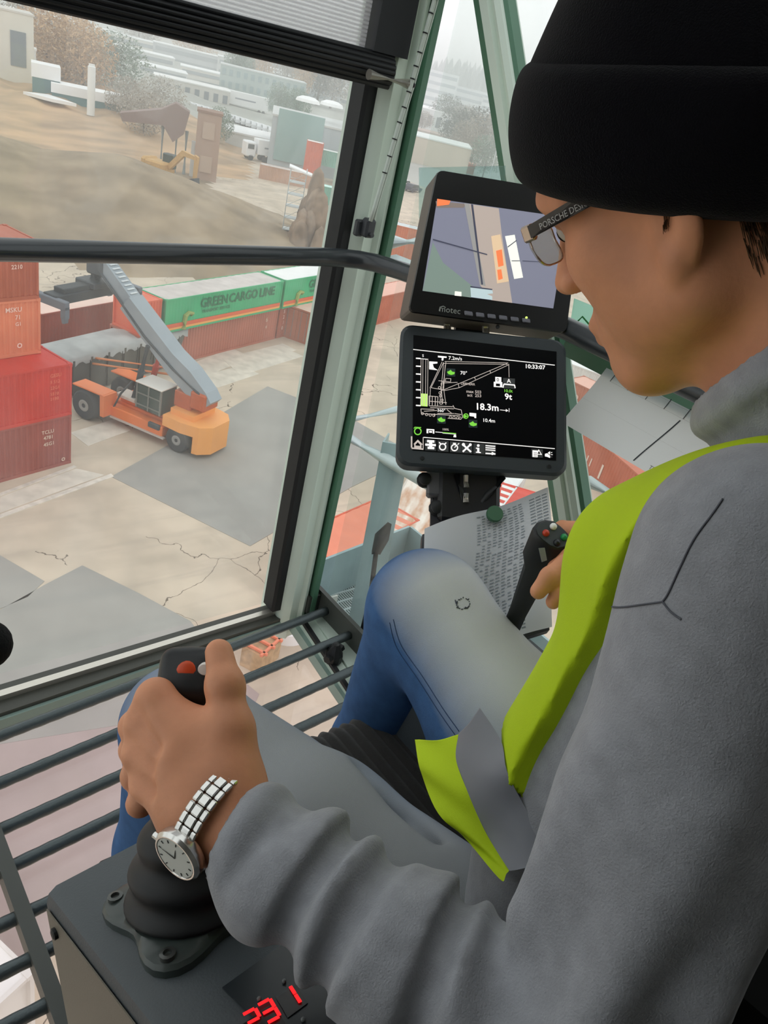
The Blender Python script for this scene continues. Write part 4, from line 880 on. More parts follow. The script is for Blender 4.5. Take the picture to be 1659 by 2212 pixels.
ring(775, 1000, 8, 12, W_, 8); ln(775, 1025, 775, 1062, 20); ln(752, 1025, 785, 1028, 10); ln(752, 1064, 800, 1068, 10)
for y in (1000, 1020, 1040): ln(845, y, 940, y+8, 10)
ln(845, 1075, 940, 1082, 12); pg([(905, 1060), (945, 1080), (905, 1092)])
rect(1290, 1030, 1400, 1110, 6, .001); rect(1300, 1045, 1350, 1110); pg([(1360, 1035), (1392, 1090), (1335, 1085)]); pg([(1361, 1052), (1378, 1082), (1347, 1080)], 0, .0018)
for y in (1070, 1085, 1100): ln(1310, y, 1345, y+2, 5, 0)
pg([(1420, 1080), (1440, 1075), (1470, 1055), (1470, 1120), (1440, 1108), (1420, 1105)]); ln(1478, 1070, 1490, 1065, 6); ln(1478, 1088, 1495, 1088, 6); ln(1478, 1104, 1490, 1112, 6); ln(1425, 1055, 1498, 1120, 6, 0)
SCRK = mat('screen black', (6, 7, 10), rough=.35, spec=.1)
q.obj('screen', [SCRK, emi('screen white', (236, 232, 230), .85), emi('screen lime', (178, 218, 108), .8), mat('screen dark teal', (40, 58, 62), rough=.5), emi('screen line', (196, 184, 178), .6), emi('screen green', (120, 200, 70), .7), mat('screen grey', (70, 72, 74), rough=.5)], m1, fix=False)
for x, y in ((1075, 706), (912, 990), (1186, 1008)): s_ = MB(); s_.lathe(P1(x, y), n1, [(.003, -.001), (.003, .001), (0, .001)], 8); s_.obj('screw', BLACKP, m1)
# upper: camera monitor, turned a little further to the right
rt = RM[:, 0]; n2 = nrm(-math.cos(math.radians(15))*RM[:, 2] + math.sin(math.radians(15))*rt)
P2 = Plane(dep(1060, 540, 1.11), n2)
m2 = empty('camera_monitor', P2.p - n2*.03, 'upper black camera monitor showing a grey aerial view of the quay, beside the nose', 'monitor')
o4 = [(946, 367), (1262, 420), (1223, 718), (884, 672)]
out = rounded(P2, o4, .008, 3); cen = sum(out)/len(out)
q = MB(); housing(q, [[p for p in out], [p - n2*.004 + (p-cen)*.008 for p in out]]); q.obj('bezel', mat('gloss black bezel', (10, 11, 14), rough=.3), m2)
q = MB(); housing(q, [[p - n2*.004 + (p-cen)*.006 for p in out], [p - n2*.05 + (p-cen)*.006 for p in out], [cen + (p-cen)*.9 - n2*.062 for p in out]]); q.obj('housing', mat('warm grey housing', (104, 96, 88), rough=.55), m2, auto=30)
q = MB()
def z5(x, y): return (830 + x/3.16, 340 + y/3.16)
def s2(pts, c, lift): q.cur = c; qpoly(q, P2, [z5(*p) for p in pts], lift)
q.cur = 0; s2([(360, 285), (1252, 412), (1152, 1032), (260, 912)], 0, .0008)
s2([(330, 580), (400, 720), (600, 880), (590, 958), (260, 912)], 5, .0010)
s2([(350, 300), (560, 320), (540, 345), (355, 345)], 7, .0010)
s2([(545, 315), (780, 350), (800, 520), (872, 995), (730, 976), (650, 870)], 1, .0010)
s2([(545, 315), (580, 320), (690, 880), (650, 870)], 6, .0012); s2([(590, 322), (604, 324), (672, 870), (660, 870)], 3, .0014)
s2([(728, 540), (790, 528), (848, 848), (768, 862)], 2, .0014); s2([(760, 640), (800, 630), (812, 740), (776, 750)], 4, .0016); s2([(768, 770), (796, 766), (806, 830), (776, 840)], 4, .0016)
s2([(822, 540), (888, 530), (945, 822), (884, 832)], 8, .0014); s2([(838, 612), (900, 566), (901, 572), (840, 618)], 3, .0018); s2([(866, 706), (922, 706), (922, 711), (866, 711)], 3, .0018)
s2([(360, 285), (450, 298), (440, 325), (358, 335)], 4, .0014)
s2([(585, 885), (735, 905), (740, 930), (700, 935), (735, 950), (735, 975), (640, 962), (590, 955)], 9, .0014); s2([(585, 880), (735, 900), (734, 908), (585, 890)], 3, .0016)
s2([(480, 915), (525, 920), (525, 950), (478, 945)], 8, .0014)
for a in ([(330, 558), (700, 662), (700, 670), (330, 568)], [(945, 525), (1000, 478), (1004, 482), (948, 530)], [(940, 706), (1100, 715), (1100, 719), (940, 711)]): s2(a, 3, .0016)
q.cur = 0
q.obj('screen', [emi('view slate', (126, 127, 144), .62), emi('view beige', (172, 158, 150), .7), emi('view tan', (206, 178, 146), .8), emi('view dark', (74, 76, 92), .5), emi('view orange', (226, 120, 76), .8), emi('view green', (124, 140, 132), .6), emi('view grey', (148, 146, 144), .65), emi('view brown', (130, 118, 112), .6), emi('view white', (224, 224, 214), .85), emi('view pale', (176, 192, 196), .75)], m2, fix=False)
for k in range(6):
    x, y = 1011.5 + 24.9*k, 677.6 + 3.1*k; s_ = MB(); s_.box(P2(x, y) + n2*.001, (.0125, .0062, .003), R=np.stack([nrm(P2(x+10, y+1.3)-P2(x, y)), nrm(P2(x-1.3, y-10)-P2(x, y)), n2]), bev=.001); s_.obj('button', mat('grey key', (112, 112, 122), rough=.5), m2)
s_ = MB(); s_.ball(P2(1136.5, 686.5) + n2*.001, .0018, seg=8, rings=6); s_.obj('pilot_light', emi('pilot green', (196, 230, 110), 1.2), m2)
t = MB(); o = P2(948, 673); t.text('motec', o, nrm(P2(990, 678.5)-o), nrm(P2(950, 650)-o), .0125, depth=.001); t.tube([P2(948, 672, .001), P2(950, 664, .001), P2(957, 662, .001), P2(962, 665, .001)], .0007, 5); t.obj('maker_mark', mat('pale print', (150, 154, 150), rough=.5), m2)
# bracket under the lower monitor
br = empty('monitor_bracket', dep(1010, 1100, 1.17), 'black steel bracket with bolts carrying the lower monitor', 'bracket')
q = MB()
Rb = np.stack([nrm(TR-TL), nrm(TL-BL_), n1])
q.box(P1(1020, 1055) - n1*.055, (.09, .09, .05), R=Rb, bev=.006); q.box(P1(975, 1085) - n1*.06, (.05, .11, .012), R=Rb, bev=.003); q.box(P1(1010, 880) - n1*.07, (.05, .25, .04), R=Rb); q.box(P1(1030, 690) - n1*.07, (.05, .2, .03), R=Rb)
q.obj('bracket_body', mat('black bracket', (24, 25, 28), rough=.5), br)
q = MB(); q.prism([P1(948, 1052) - n1*.05, P1(975, 1062) - n1*.05, P1(1075, 1125) - n1*.05, P1(1030, 1140) - n1*.05, P1(938, 1150) - n1*.05, P1(935, 1090) - n1*.05], -n1*.008); q.obj('bracket_plate', mat('anthracite plate', (62, 62, 66), rough=.5), br)
for x, y, r in ((922, 1023, .009), (950, 1086, .0095), (978, 1101, .0095), (1080, 1094, .007), (1078, 1033, .008)):
    q = MB(); q.lathe(P1(x, y) - n1*.045, n1, [(r*1.3, -.004), (r*1.3, .002), (r, .003), (r, .012), (r*.6, .014), (0, .014)], 12); q.obj('bolt', BLACKP, br, auto=35)
q = MB(); q.box(P1(944, 1030) - n1*.05, (.022, .04, .03), R=Rb, bev=.003); q.obj('knuckle', mat('grey knuckle', (88, 88, 92), rough=.5), br)
q = MB(); q.tube([P1(1012, 1018) - n1*.03, P1(1013, 1045) - n1*.028], .0042, 10); q.tube([P1(1012, 1058) - n1*.028, P1(1012, 1078) - n1*.028], .0045, 10); q.obj('pin', ALU, br)
for a in ([(990, 1015), (1005, 1060), (1018, 1110)], [(1095, 1020), (1060, 1060), (1020, 1115)]): q = MB(); q.tube([P1(*p) - n1*(.03 if p[1] < 1100 else .045) for p in a], .005, 8); q.obj('cable', BLACKP, br, smooth=True)
q = MB(); q.tube([P1(1010, 1110) - n1*.06, V(.86, .62, -.9), V(.9, .6, -1.25)], .025, 12); q.obj('column', mat('black bracket', (24, 25, 28)), br)
for a in ((968, 692), (1052, 698)): q = MB(); q.tube([P1(a[0], a[1]-14) - n1*.015, P1(a[0]+1, a[1]+18) - n1*.015], .006, 8); q.obj('hanger', ALU, br)
# ------------------------------------------------------------------ paper plan under a green magnet on the right desk
PAPER = mat('white paper', (226, 230, 234), rough=.8); nt = PAPER.node_tree; pt_ = nt.nodes.new('ShaderNodeBsdfTranslucent'); pt_.inputs['Color'].default_value = (*lin((232, 236, 240)), 1); px_ = nt.nodes.new('ShaderNodeMixShader'); px_.inputs['Fac'].default_value = .45
nt.links.new(nt.nodes['Principled BSDF'].outputs[0], px_.inputs[1]); nt.links.new(pt_.outputs[0], px_.inputs[2]); nt.links.new(px_.outputs[0], nt.nodes['Material Output'].inputs['Surface'])
INK = mat('grey print', (128, 136, 142), rough=.8); INKD = mat('dark print', (60, 64, 70), rough=.8)
pTL, pTR, pBR = dep(917, 1142, 1.055), dep(1181, 1057, 1.12), dep(1196, 1350, .97)
pBL = pTL + (pBR - pTR)*.55 + V(-.03, -.05, -.05)
def sheet(u, v):
    p = (pTL*(1-u) + pTR*u)*(1-v) + (pBL*(1-u) + pBR*u)*v
    n = nrm(np.cross(pTR-pTL, pBL-pTL)); n = n if n[2] > 0 else -n
    return p + n*(.006*math.sin(u*7.5+v*2) + .006*math.sin(v*5))
pn = nrm(np.cross(pTR-pTL, pBL-pTL)); pn = pn if pn[2] > 0 else -pn
pp = empty('loading_plan', (pTL+pTR+pBR+pBL)/4, 'curled white sheet of printed tables on the right desk, under the green magnet', 'paper')
q = MB(); q.grid([[sheet(u/24, v/16) for u in range(25)] for v in range(17)]); pobj = q.obj('sheet', PAPER, pp, smooth=True)
q = MB(); rn = random.Random(2)
def mark(u, v, du, dv): q.poly([sheet(u, v) + pn*.0008, sheet(u+du, v) + pn*.0008, sheet(u+du, v+dv) + pn*.0008, sheet(u, v+dv) + pn*.0008])
for c in range(9):
    for r in range(42):
        if rn.random() < .1: continue
        u = .41 + c*.043 + .01*math.sin(r*.2); mark(u, .05 + r*.022, .033*(.6+.4*rn.random()), .008)
for r in range(9):
    for c in range(3): mark(.84+c*.05, .05+r*.026, .04, .01)
for r in range(5): mark(.05+.05*r, .45+.03*r, .1, .01); mark(.2+.03*r, .42+.07*r, .09, .009)
q.obj('printed_tables', INK, pp, fix=False)
tb = MB(); tb.prism([p - pn*.016 for p in (pTL, pTR, pBR, pBL)], -pn*.012); tb.tube([(pTL+pBR)/2 - pn*.03, V(.93, .55, -1.25)], .03, 10); tag(tb.obj('plan_tray', mat('anthracite plate', (62, 62, 66))), 'dark steel tray under the printed sheet on the right', 'tray')
mg = sheet(.52, .12); q = MB(); q.lathe(dep(1067, 1113, np.dot(RM[:, 2], mg)), nrm(pn + -RM[:, 2]*.5), [(.0105, 0), (.0118, .002), (.0118, .007), (.011, .0085), (0, .0085)], 20); tag(q.obj('magnet', mat('bottle green plastic', (58, 98, 72), rough=.45), auto=40), 'round bottle green magnet holding the printed sheet', 'magnet')
# folded table sheet stuck on the sloping side window desk
qe = V(.0635, 0, .0984); qy = V(0, -1, 0); tip = onx(1213, 912, .955); qn = nrm(np.cross(qe, qy)); qn = qn if qn @ RM[:, 2] < 0 else -qn
def sh2(a, b_): return tip + qe*a + qy*b_ + qn*(.004*math.cos(min(a, .76)*4.13) - .004)
fs_ = empty('folded_table_sheet', tip, 'folded white sheet with an empty table grid, tucked behind the chin on the right', 'paper')
q = MB(); q.grid([[sh2(a, c) for c in np.linspace(0, .36, 12)] for a in np.linspace(0, 2.1, 22)]); q.obj('sheet', PAPER, fs_, smooth=True)
q = MB()
def l2(a0, b0, a1, b1, w=.0009):
    d = V(a1-a0, b1-b0); n = V(-d[1], d[0])/np.linalg.norm(d)*w
    k = max(1, int(np.linalg.norm(d)/.02))
    for i in range(k):
        f0, f1 = i/k, (i+1)/k
        q.poly([sh2(a0+d[0]*f0+s*n[0], b0+d[1]*f0+s*n[1]) + qn*sg_*.0009 for f0, s in ((f0, -1), (f0, 1), (f1, 1), (f1, -1))])
sg_ = 1 if qn @ RM[:, 2] < 0 else -1
for a in np.linspace(.78, 1.7, 9): l2(a, .02, a, .35, .0006)
for c in np.linspace(.02, .35, 11): l2(.78, c, 1.7, c, .0006)
l2(.04, .135, .75, .15, .0011); l2(.42, .0, .42, .36, .0003)
q.obj('table_grid', INKD, fs_, fix=False)
q = MB(); q.text('TERMINAL OPERATIONS', sh2(.05, .16) + qn*sg_*.001, qy, nrm(qe), .008, depth=.0); q.obj('footer_print', INKD, fs_, fix=False)
# ------------------------------------------------------------------ seat
se = empty('operator_seat', (.54, .25, -.9), 'black ribbed driver seat between the thighs of the person', 'seat')
RIB = mat('black ribbed fabric', (46, 44, 42), rough=.95, bump=.3, bscale=300, sheen=.2)
rows = []
for y, z in [(-.15, -.77), (.1, -.772)] + [(.1+.42*k/10, -.772) for k in range(1, 11)] + [(.535, -.775), (.545, -.785), (.549, -.80), (.547, -.84), (.54, -.88)]:
    row = []
    for i in range(420):
        x = .29 + .52*i/419; rb_ = .0032*abs(math.sin((x-.29)/.0175*math.pi)); row.append((x, y + (rb_ if z < -.775 else 0), z + (rb_ if z > -.79 else 0) - .06*max(0, abs(x-.55)-.2)))
    rows.append(row)
q = MB(); q.grid(rows); q.obj('seat_cushion', RIB, se, smooth=True)
q = MB(); q.box((.55, .2, -.86), (.5, .66, .12), bev=.03); q.tube([(.55, .15, -.9), (.55, .15, -1.26)], .09, 16); q.obj('seat_base', BLACKP, se)
q = MB(); q.prism([(.33, -.10, -.8), (.33, .0, -.8), (.33, -.13, .02), (.33, -.23, .02)], (.46, 0, 0)); q.obj('backrest', mat('black seat cloth', (20, 20, 22), rough=.95), se)
q = MB(); q.box(dep(1640, 2230, .60), (.12, .30, .10), R=rotz(.15), bev=.03); q.obj('armrest', mat('black seat cloth', (20, 20, 22)), se)
# ------------------------------------------------------------------ left console with joystick
ex_ = nrm(V(.996, .087, 0)); ey_ = nrm(V(-.08, .92, -.385)); ey_ = nrm(ey_ - ex_*(ex_ @ ey_)); nz_ = np.cross(ex_, ey_)
BC = dep(414, 1958, .628); PC = Plane(BC, nz_)
A_ = PC(96, 1926)
cn = empty('left_console', A_, 'dark grey arm console with a red digit display at the lower left', 'console')
CONS = mat('console paint', (70, 76, 80), rough=.42, bump=.15, bscale=500); CONSL = mat('console flank', (110, 104, 92), rough=.5, bump=.1, bscale=500)
def lc(x, y, z): return A_ + ex_*x + ey_*y + nz_*z
q = MB(); Wc, Lc = .19, .60
# body with rounded upper left and front edges
prof = [(0, -.3), (0, -.012), (.003, -.004), (.010, 0), (Wc-.01, 0), (Wc, -.01), (Wc, -.3)]
q.prism([lc(x, .0, z) for x, z in prof], -ey_*Lc); q.obj('casing', [CONS], cn, auto=30)
q = MB(); q.prism([lc(-.0012, -.004, -.014), lc(-.0012, -Lc, -.014), lc(-.0012, -Lc, -.3), lc(-.0012, -.004, -.3)], -ex_*.001); q.obj('flank_plate', CONSL, cn)
q = MB(); q.lathe(lc(-.002, -.02, -.028), -ex_, [(.005, 0), (.005, .003), (.003, .004), (0, .004)], 10); q.obj('screw', BLACKP, cn)
# display panel behind the crease
crl = PC(344, 2212); crr = PC(586, 2062); 
yv = (crr - A_) @ ey_
q = MB(); q.prism([lc(.05, yv, .0005), lc(Wc-.012, yv, .0005), lc(Wc-.012, yv-.25, .022), lc(.05, yv-.25, .022), lc(.05, yv-.25, .0), lc(.05, yv, 0.)][:4], nz_*.0015); pan = q.obj('display_panel', mat('display panel', (38, 44, 48), rough=.35), cn)
PD = Plane(lc(.05, yv, .0022), nrm(np.cross(ex_, nrm(lc(0, yv, .0005) - lc(0, yv-.25, .022))))); PD.n = PD.n if PD.n @ nz_ > 0 else -PD.n
q = MB(); 
for c in ([(597, 2158), (640, 2128), (665, 2168), (622, 2200)], [(500, 2230), (590, 2170), (625, 2225), (530, 2290)]): q.prism([PD(*p) for p in c], PD.n*.0006)
q.obj('display_window', mat('display black', (10, 8, 10), rough=.3), pan)
def seg7(ch, o, ux, uy, s_, qq):
    S7 = {'1': 'bc', '2': 'abged', '3': 'abgcd', '7': 'abc'}[ch]; w, h = s_*.5, s_; t = s_*.13
    X = {'a': (0, h, w, h), 'b': (w, h/2, w, h), 'c': (w, 0, w, h/2), 'd': (0, 0, w, 0), 'e': (0, 0, 0, h/2), 'f': (0, h/2, 0, h), 'g': (0, h/2, w, h/2)}
    for k in S7:
        x0, y0, x1, y1 = X[k]; d = nrm(ux*(x1-x0)+uy*(y1-y0)); sd_ = nrm(np.cross(PD.n, d)); a, c = o+ux*x0+uy*y0+d*t*.25, o+ux*x1+uy*y1-d*t*.25
        qq.prism([a+sd_*t/2, c+sd_*t/2, c-sd_*t/2, a-sd_*t/2], PD.n*.0006)
q = MB(); o1 = PD(628, 2172, .0012); uy_ = nrm(PD(626, 2132)-PD(650, 2170)); ux_ = nrm(PD(660, 2150)-PD(620, 2172)); ux_ = nrm(ux_ - uy_*(ux_ @ uy_)*.6)
sz = np.linalg.norm(PD(627, 2133)-PD(648, 2170)); seg7('1', PD(650, 2170, .0012) - ux_*sz*.5, ux_, uy_, sz, q)
seg7('3', PD(578, 2214, .0012), ux_, uy_, sz, q); seg7('2', PD(545, 2236, .0012), ux_, uy_, sz, q)
q.obj('display_digits', emi('red digits', (232, 30, 34), 1.5), pan)
for x, y in ((614, 2122), (560, 2160), (655, 2205)): q = MB(); q.ball(PD(x, y) + PD.n*.001, .0016, seg=8, rings=6); q.obj('pilot_light', mat('dim lamp', (120, 124, 124), rough=.3), pan)
# joystick
js = empty('left_joystick', BC, 'black joystick with a rubber boot on the left console, held by the left hand', 'joystick')
hd = dep(400, 1478, .605); ax = nrm(hd - BC); 
DKG = mat('dark flange', (58, 66, 64), rough=.35, coat=.2)
def fl(t_, r): return BC + (ex_*math.cos(t_) + ey_*math.sin(t_))*r
pts = []
for k in range(48):
    t_ = 2*math.pi*k/48; c4 = abs(math.cos(2*(t_-math.radians(45)))); r = .050 + .022*c4**2.0; pts.append((t_, r))
q = MB(); housing(q, [[fl(t_, r) + nz_*0 for t_, r in pts], [fl(t_, r) + nz_*.006 for t_, r in pts], [fl(t_, r*.96) + nz_*.009 for t_, r in pts], [fl(t_, min(r, .052)*.98) + nz_*.013 for t_, r in pts]]); q.obj('flange', DKG, js, auto=30)
for k in range(4):
    t_ = math.radians(45) + k*math.pi/2; c_ = fl(t_, .0615) + nz_*.009; q = MB(); q.lathe(c_, nz_, [(.0062, 0), (.0062, .004), (.0035, .0045), (.003, .002), (0, .002)], 12); q.obj('screw', mat('dark screw', (92, 94, 92), rough=.3, metal=.6), js, auto=40)
q = MB(); prof = []; hb = .085
for k in range(41):
    t_ = k/40; rr = .028*(1-t_**1.6) + .021 + .0032*math.sin(t_*3.2*2*math.pi+1.4)*(1-.4*t_); prof.append((rr, .012 + hb*t_))
q.lathe(BC, nrm(ax*.6 + nz_*.4), prof, 40); q.obj('rubber_boot', mat('rubber boot', (26, 28, 30), rough=.55), js, smooth=True)
bt = BC + nrm(ax*.6 + nz_*.4)*.09
q = MB(); q.tube([bt, BC + ax*.13, hd - ax*.05, hd - ax*.02], [.014, .015, .017, .018], 16); q.obj('shaft', BLACKP, js, smooth=True)
# ================================================================== soft bodies grown from distance fields
class Vol:
    def __init__(s, lo, hi, h):
        s.lo = np.asarray(lo, float); s.h = h; s.n = np.ceil((np.asarray(hi)-s.lo)/h).astype(int)+1
        s.d = np.full(s.n, 1., np.float32)
    def win(s, lo, hi):
        i0 = np.clip(np.floor((np.asarray(lo)-s.lo)/s.h).astype(int), 0, s.n); i1 = np.clip(np.ceil((np.asarray(hi)-s.lo)/s.h).astype(int)+1, 0, s.n)
        if np.any(i1 <= i0): return None
        sl = tuple(slice(a, b) for a, b in zip(i0, i1))
        g = [(np.arange(a, b)*s.h + s.lo[k]).astype(np.float32) for k, (a, b) in enumerate(zip(i0, i1))]
        return sl, np.meshgrid(*g, indexing='ij', sparse=True)
    def put(s, lo, hi, fn, k, op):
        m = k + 4*s.h + .012
        w = s.win(np.asarray(lo)-m, np.asarray(hi)+m)
        if w is None: return s
        sl, (X, Y, Z) = w; b = fn(X, Y, Z).astype(np.float32); a = s.d[sl]
        if op == 'u':
            if k > 0: hh = np.maximum(k-np.abs(a-b), 0)/k; s.d[sl] = np.minimum(a, b) - hh*hh*k*.25
            else: s.d[sl] = np.minimum(a, b)
        elif op == 's':
            b = -b
            if k > 0: hh = np.maximum(k-np.abs(a-b), 0)/k; s.d[sl] = np.maximum(a, b) + hh*hh*k*.25
            else: s.d[sl] = np.maximum(a, b)
        return s
    def cone(s, a, b, ra, rb=None, k=.01, op='u'):
        a = np.asarray(a, float); b = np.asarray(b, float); rb = ra if rb is None else rb
        ba = b-a; L2 = max(ba @ ba, 1e-9); R = max(ra, rb)
        def fn(X, Y, Z):
            x, y, z = X-a[0], Y-a[1], Z-a[2]
            t = np.clip((x*ba[0]+y*ba[1]+z*ba[2])/L2, 0, 1)
            return np.sqrt((x-t*ba[0])**2+(y-t*ba[1])**2+(z-t*ba[2])**2) - (ra+(rb-ra)*t)
        return s.put(np.minimum(a, b)-R, np.maximum(a, b)+R, fn, k, op)
    def chain(s, pts, rs, k=.01):
        for i in range(len(pts)-1): s.cone(pts[i], pts[i+1], rs[i], rs[i+1], k)
        return s
    def ell(s, c, r, R=None, k=.01, op='u'):
        c = np.asarray(c, float); r = np.asarray(r if not np.isscalar(r) else (r, r, r), float); R = np.eye(3) if R is None else np.asarray(R); M = r.max()
        def fn(X, Y, Z):
            x, y, z = X-c[0], Y-c[1], Z-c[2]
            q = [(x*R[i, 0]+y*R[i, 1]+z*R[i, 2]) for i in range(3)]
            k0 = np.sqrt(sum((q[i]/r[i])**2 for i in range(3))); k1 = np.sqrt(sum((q[i]/r[i]**2)**2 for i in range(3)))
            return k0*(k0-1)/np.maximum(k1, 1e-6)
        return s.put(c-M, c+M, fn, k, op)
    def rbox(s, c, half, R, rad, k=.004, op='u'):
        c = np.asarray(c, float); half = np.asarray(half, float); R = np.asarray(R); M = np.linalg.norm(half)+rad
        def fn(X, Y, Z):
            x, y, z = X-c[0], Y-c[1], Z-c[2]
            q = [np.abs(x*R[i, 0]+y*R[i, 1]+z*R[i, 2])-half[i] for i in range(3)]
            return np.sqrt(sum(np.maximum(a, 0)**2 for a in q)) + np.minimum(np.maximum(np.maximum(q[0], q[1]), q[2]), 0) - rad
        return s.put(c-M, c+M, fn, k, op)
    def cut(s, p, n, k=0.):          # keep the side the normal points away from
        p = np.asarray(p, float); n = nrm(n)
        X, Y, Z = np.meshgrid(*[(np.arange(m)*s.h + s.lo[i]).astype(np.float32) for i, m in enumerate(s.n)], indexing='ij', sparse=True)
        b = (X-p[0])*n[0]+(Y-p[1])*n[1]+(Z-p[2])*n[2]
        s.d = np.maximum(s.d, b.astype(np.float32)) if k == 0 else s._smax(b, k); return s
    def _smax(s, b, k): hh = np.maximum(k-np.abs(s.d-b), 0)/k; return (np.maximum(s.d, b)+hh*hh*k*.25).astype(np.float32)
    def mesh(s, iso=0.):
        d = s.d - iso; ins = d < 0
        n = np.array(d.shape)
        cnt = np.zeros(n-1, np.int8)
        for dx in (0, 1):
            for dy in (0, 1):
                for dz in (0, 1): cnt += ins[dx:n[0]-1+dx, dy:n[1]-1+dy, dz:n[2]-1+dz]
        act = np.argwhere((cnt > 0) & (cnt < 8))
        idx = -np.ones(n-1, np.int32); idx[tuple(act.T)] = np.arange(len(act))
        acc = np.zeros((len(act), 3)); num = np.zeros(len(act))
        corners = [(a, b, c) for a in (0, 1) for b in (0, 1) for c in (0, 1)]
        cv = {c: d[act[:, 0]+c[0], act[:, 1]+c[1], act[:, 2]+c[2]] for c in corners}
        for c in corners:
            for ax in range(3):
                if c[ax] == 0:
                    e = list(c); e[ax] = 1; a, b = cv[c], cv[tuple(e)]; m = (a < 0) != (b < 0)
                    t = np.where(m, a/np.where(np.abs(a-b) < 1e-12, 1, a-b), 0)
                    p = np.array(c, float)[None]*np.ones((len(act), 1)); p[:, ax] = t
                    acc[m] += p[m]; num[m] += 1
        v = (act + acc/np.maximum(num, 1)[:, None])*s.h + s.lo
        faces = []
        for ax in range(3):
            o = [i for i in range(3) if i != ax]
            sl0 = [slice(None)]*3; sl1 = [slice(None)]*3; sl0[ax] = slice(0, -1); sl1[ax] = slice(1, None)
            a, b = ins[tuple(sl0)], ins[tuple(sl1)]
            e = np.argwhere(a != b); e = e[(e[:, o[0]] > 0) & (e[:, o[1]] > 0) & (e[:, o[0]] < n[o[0]]-1) & (e[:, o[1]] < n[o[1]]-1)]
            if not len(e): continue
            q = []
            for (p0, p1) in ((-1, -1), (0, -1), (0, 0), (-1, 0)):
                f = e.copy(); f[:, o[0]] += p0; f[:, o[1]] += p1; q.append(idx[tuple(f.T)])
            q = np.stack(q, 1); fl_ = a[tuple(e.T)]
            if ax == 1: fl_ = ~fl_
            q[~fl_] = q[~fl_][:, ::-1]; faces.append(q)
        return v, np.concatenate(faces)
def relax(v, f, it=2, lam=.5):
    if it == 0: return v
    e = np.concatenate([f[:, [0, 1]], f[:, [1, 2]], f[:, [2, 3]], f[:, [3, 0]]]); n = len(v)
    for _ in range(it):
        acc = np.zeros_like(v); c = np.zeros(n)
        for a, b in ((0, 1), (1, 0)):
            for k in range(3): acc[:, k] += np.bincount(e[:, a], weights=v[e[:, b], k], minlength=n)
            c += np.bincount(e[:, a], minlength=n)
        v = v + lam*(acc/np.maximum(c, 1)[:, None] - v)
    return v
def vmesh(name, vol, m, parent, it=2, mi=None, iso=0., disp=None):
    v, f = vol.mesh(iso); v = relax(v, f, it)
    if disp is not None: v = disp(v)
    return mk(name, v, f, m, parent, smooth=True, fix=False, mi=mi(v, f) if mi else None)
# ------------------------------------------------------------------ joystick grips
v_ = Vol(hd-.06, hd+.06, .0012)
vR = -RM[:, 2]; R1 = np.stack([RM[:, 0], -RM[:, 1], vR])
gc = dep(414, 1467, .612)
tilt = math.radians(-28); Rt = np.stack([R1[0], nrm(R1[1]*math.cos(tilt) + R1[2]*math.sin(tilt)), nrm(-R1[1]*math.sin(tilt) + R1[2]*math.cos(tilt))])
v_.rbox(gc, (.0125, .0115, .010), Rt, .011, .006); v_.cone(gc, hd - ax*.055, .019, .017, .012)
v_.cone(gc - R1[0]*.021 + R1[1]*.012, gc - R1[0]*.014 - R1[1]*.018, .004, .004, .004)
vmesh('grip', v_, mat('joystick black', (24, 26, 28), rough=.42), js, 1)
def on_face(c_, Rm, x, y, z): return c_ + Rm[0]*x + Rm[1]*y + Rm[2]*z
for px, py, r, m in ((402, 1450, .0075, mat('orange red button', (214, 84, 46), rough=.4)), (441, 1446, .005, mat('white button', (226, 222, 216), rough=.4)), (376, 1497, .0035, mat('silver mark', (190, 190, 184), rough=.3)), (416, 1494, .003, mat('silver mark', (190, 190, 184)))):
    p = Plane(gc + R1[2]*.0198, R1[2])(px, py); q = MB(); q.lathe(p - R1[2]*.004, R1[2], [(r, 0), (r, .004), (r*.8, .0052), (0, .0055)], 16); q.obj('button', m, js, auto=40)
rc = dep(1190, 1172, .88)
js2 = empty('right_joystick', rc - V(0, 0, .2), 'black joystick with four coloured buttons on its top, held by the right hand', 'joystick')
tp = [(1150, 1141), (1160, 1129), (1178, 1123), (1196, 1126), (1212, 1138), (1227, 1153), (1232, 1168), (1224, 1186), (1206, 1191), (1186, 1184), (1168, 1170), (1154, 1156)]
nt_ = nrm(V(-.15, -.25, .9)*.8 - RM[:, 2]*.55); PT = Plane(dep(1192, 1155, .868), nt_)
top = [PT(*p) for p in tp]; ct = sum(top)/len(top); dn = nrm(V(.02, .03, -1) + RM[:, 2]*.1)
q = MB(); housing(q, [[ct + (p-ct)*.86 + nt_*.002 for p in top], [p for p in top], [p + dn*.006 for p in top], [ct + dn*.035 + (p-ct)*1.0 for p in top], [ct + dn*.05 + (p-ct)*.72 for p in top], [ct + dn*.12 + (p-ct)*.5 for p in top], [ct + dn*.2 + (p-ct)*.5 for p in top]]); q.obj('grip', mat('joystick black', (24, 26, 28)), js2, auto=35)
q = MB(); q.poly([ct + (p-ct)*.84 + nt_*.0026 for p in top]); q.obj('top_plate', mat('joystick plate', (64, 70, 74), rough=.4), js2)
for px, py, rgb in ((1193, 1140, (236, 236, 234)), (1177, 1154, (190, 62, 40)), (1216, 1163, (36, 140, 80)), (1201, 1175, (26, 28, 30))):
    q = MB(); q.lathe(PT(px, py), nt_, [(.0042, .002), (.004, .005), (.0025, .007), (0, .0075)], 14); q.obj('button', mat('button %d' % rgb[0], rgb, rough=.3), js2, smooth=True)
fr_n = -RM[:, 2]; PF = Plane(dep(1170, 1195, .853), fr_n)
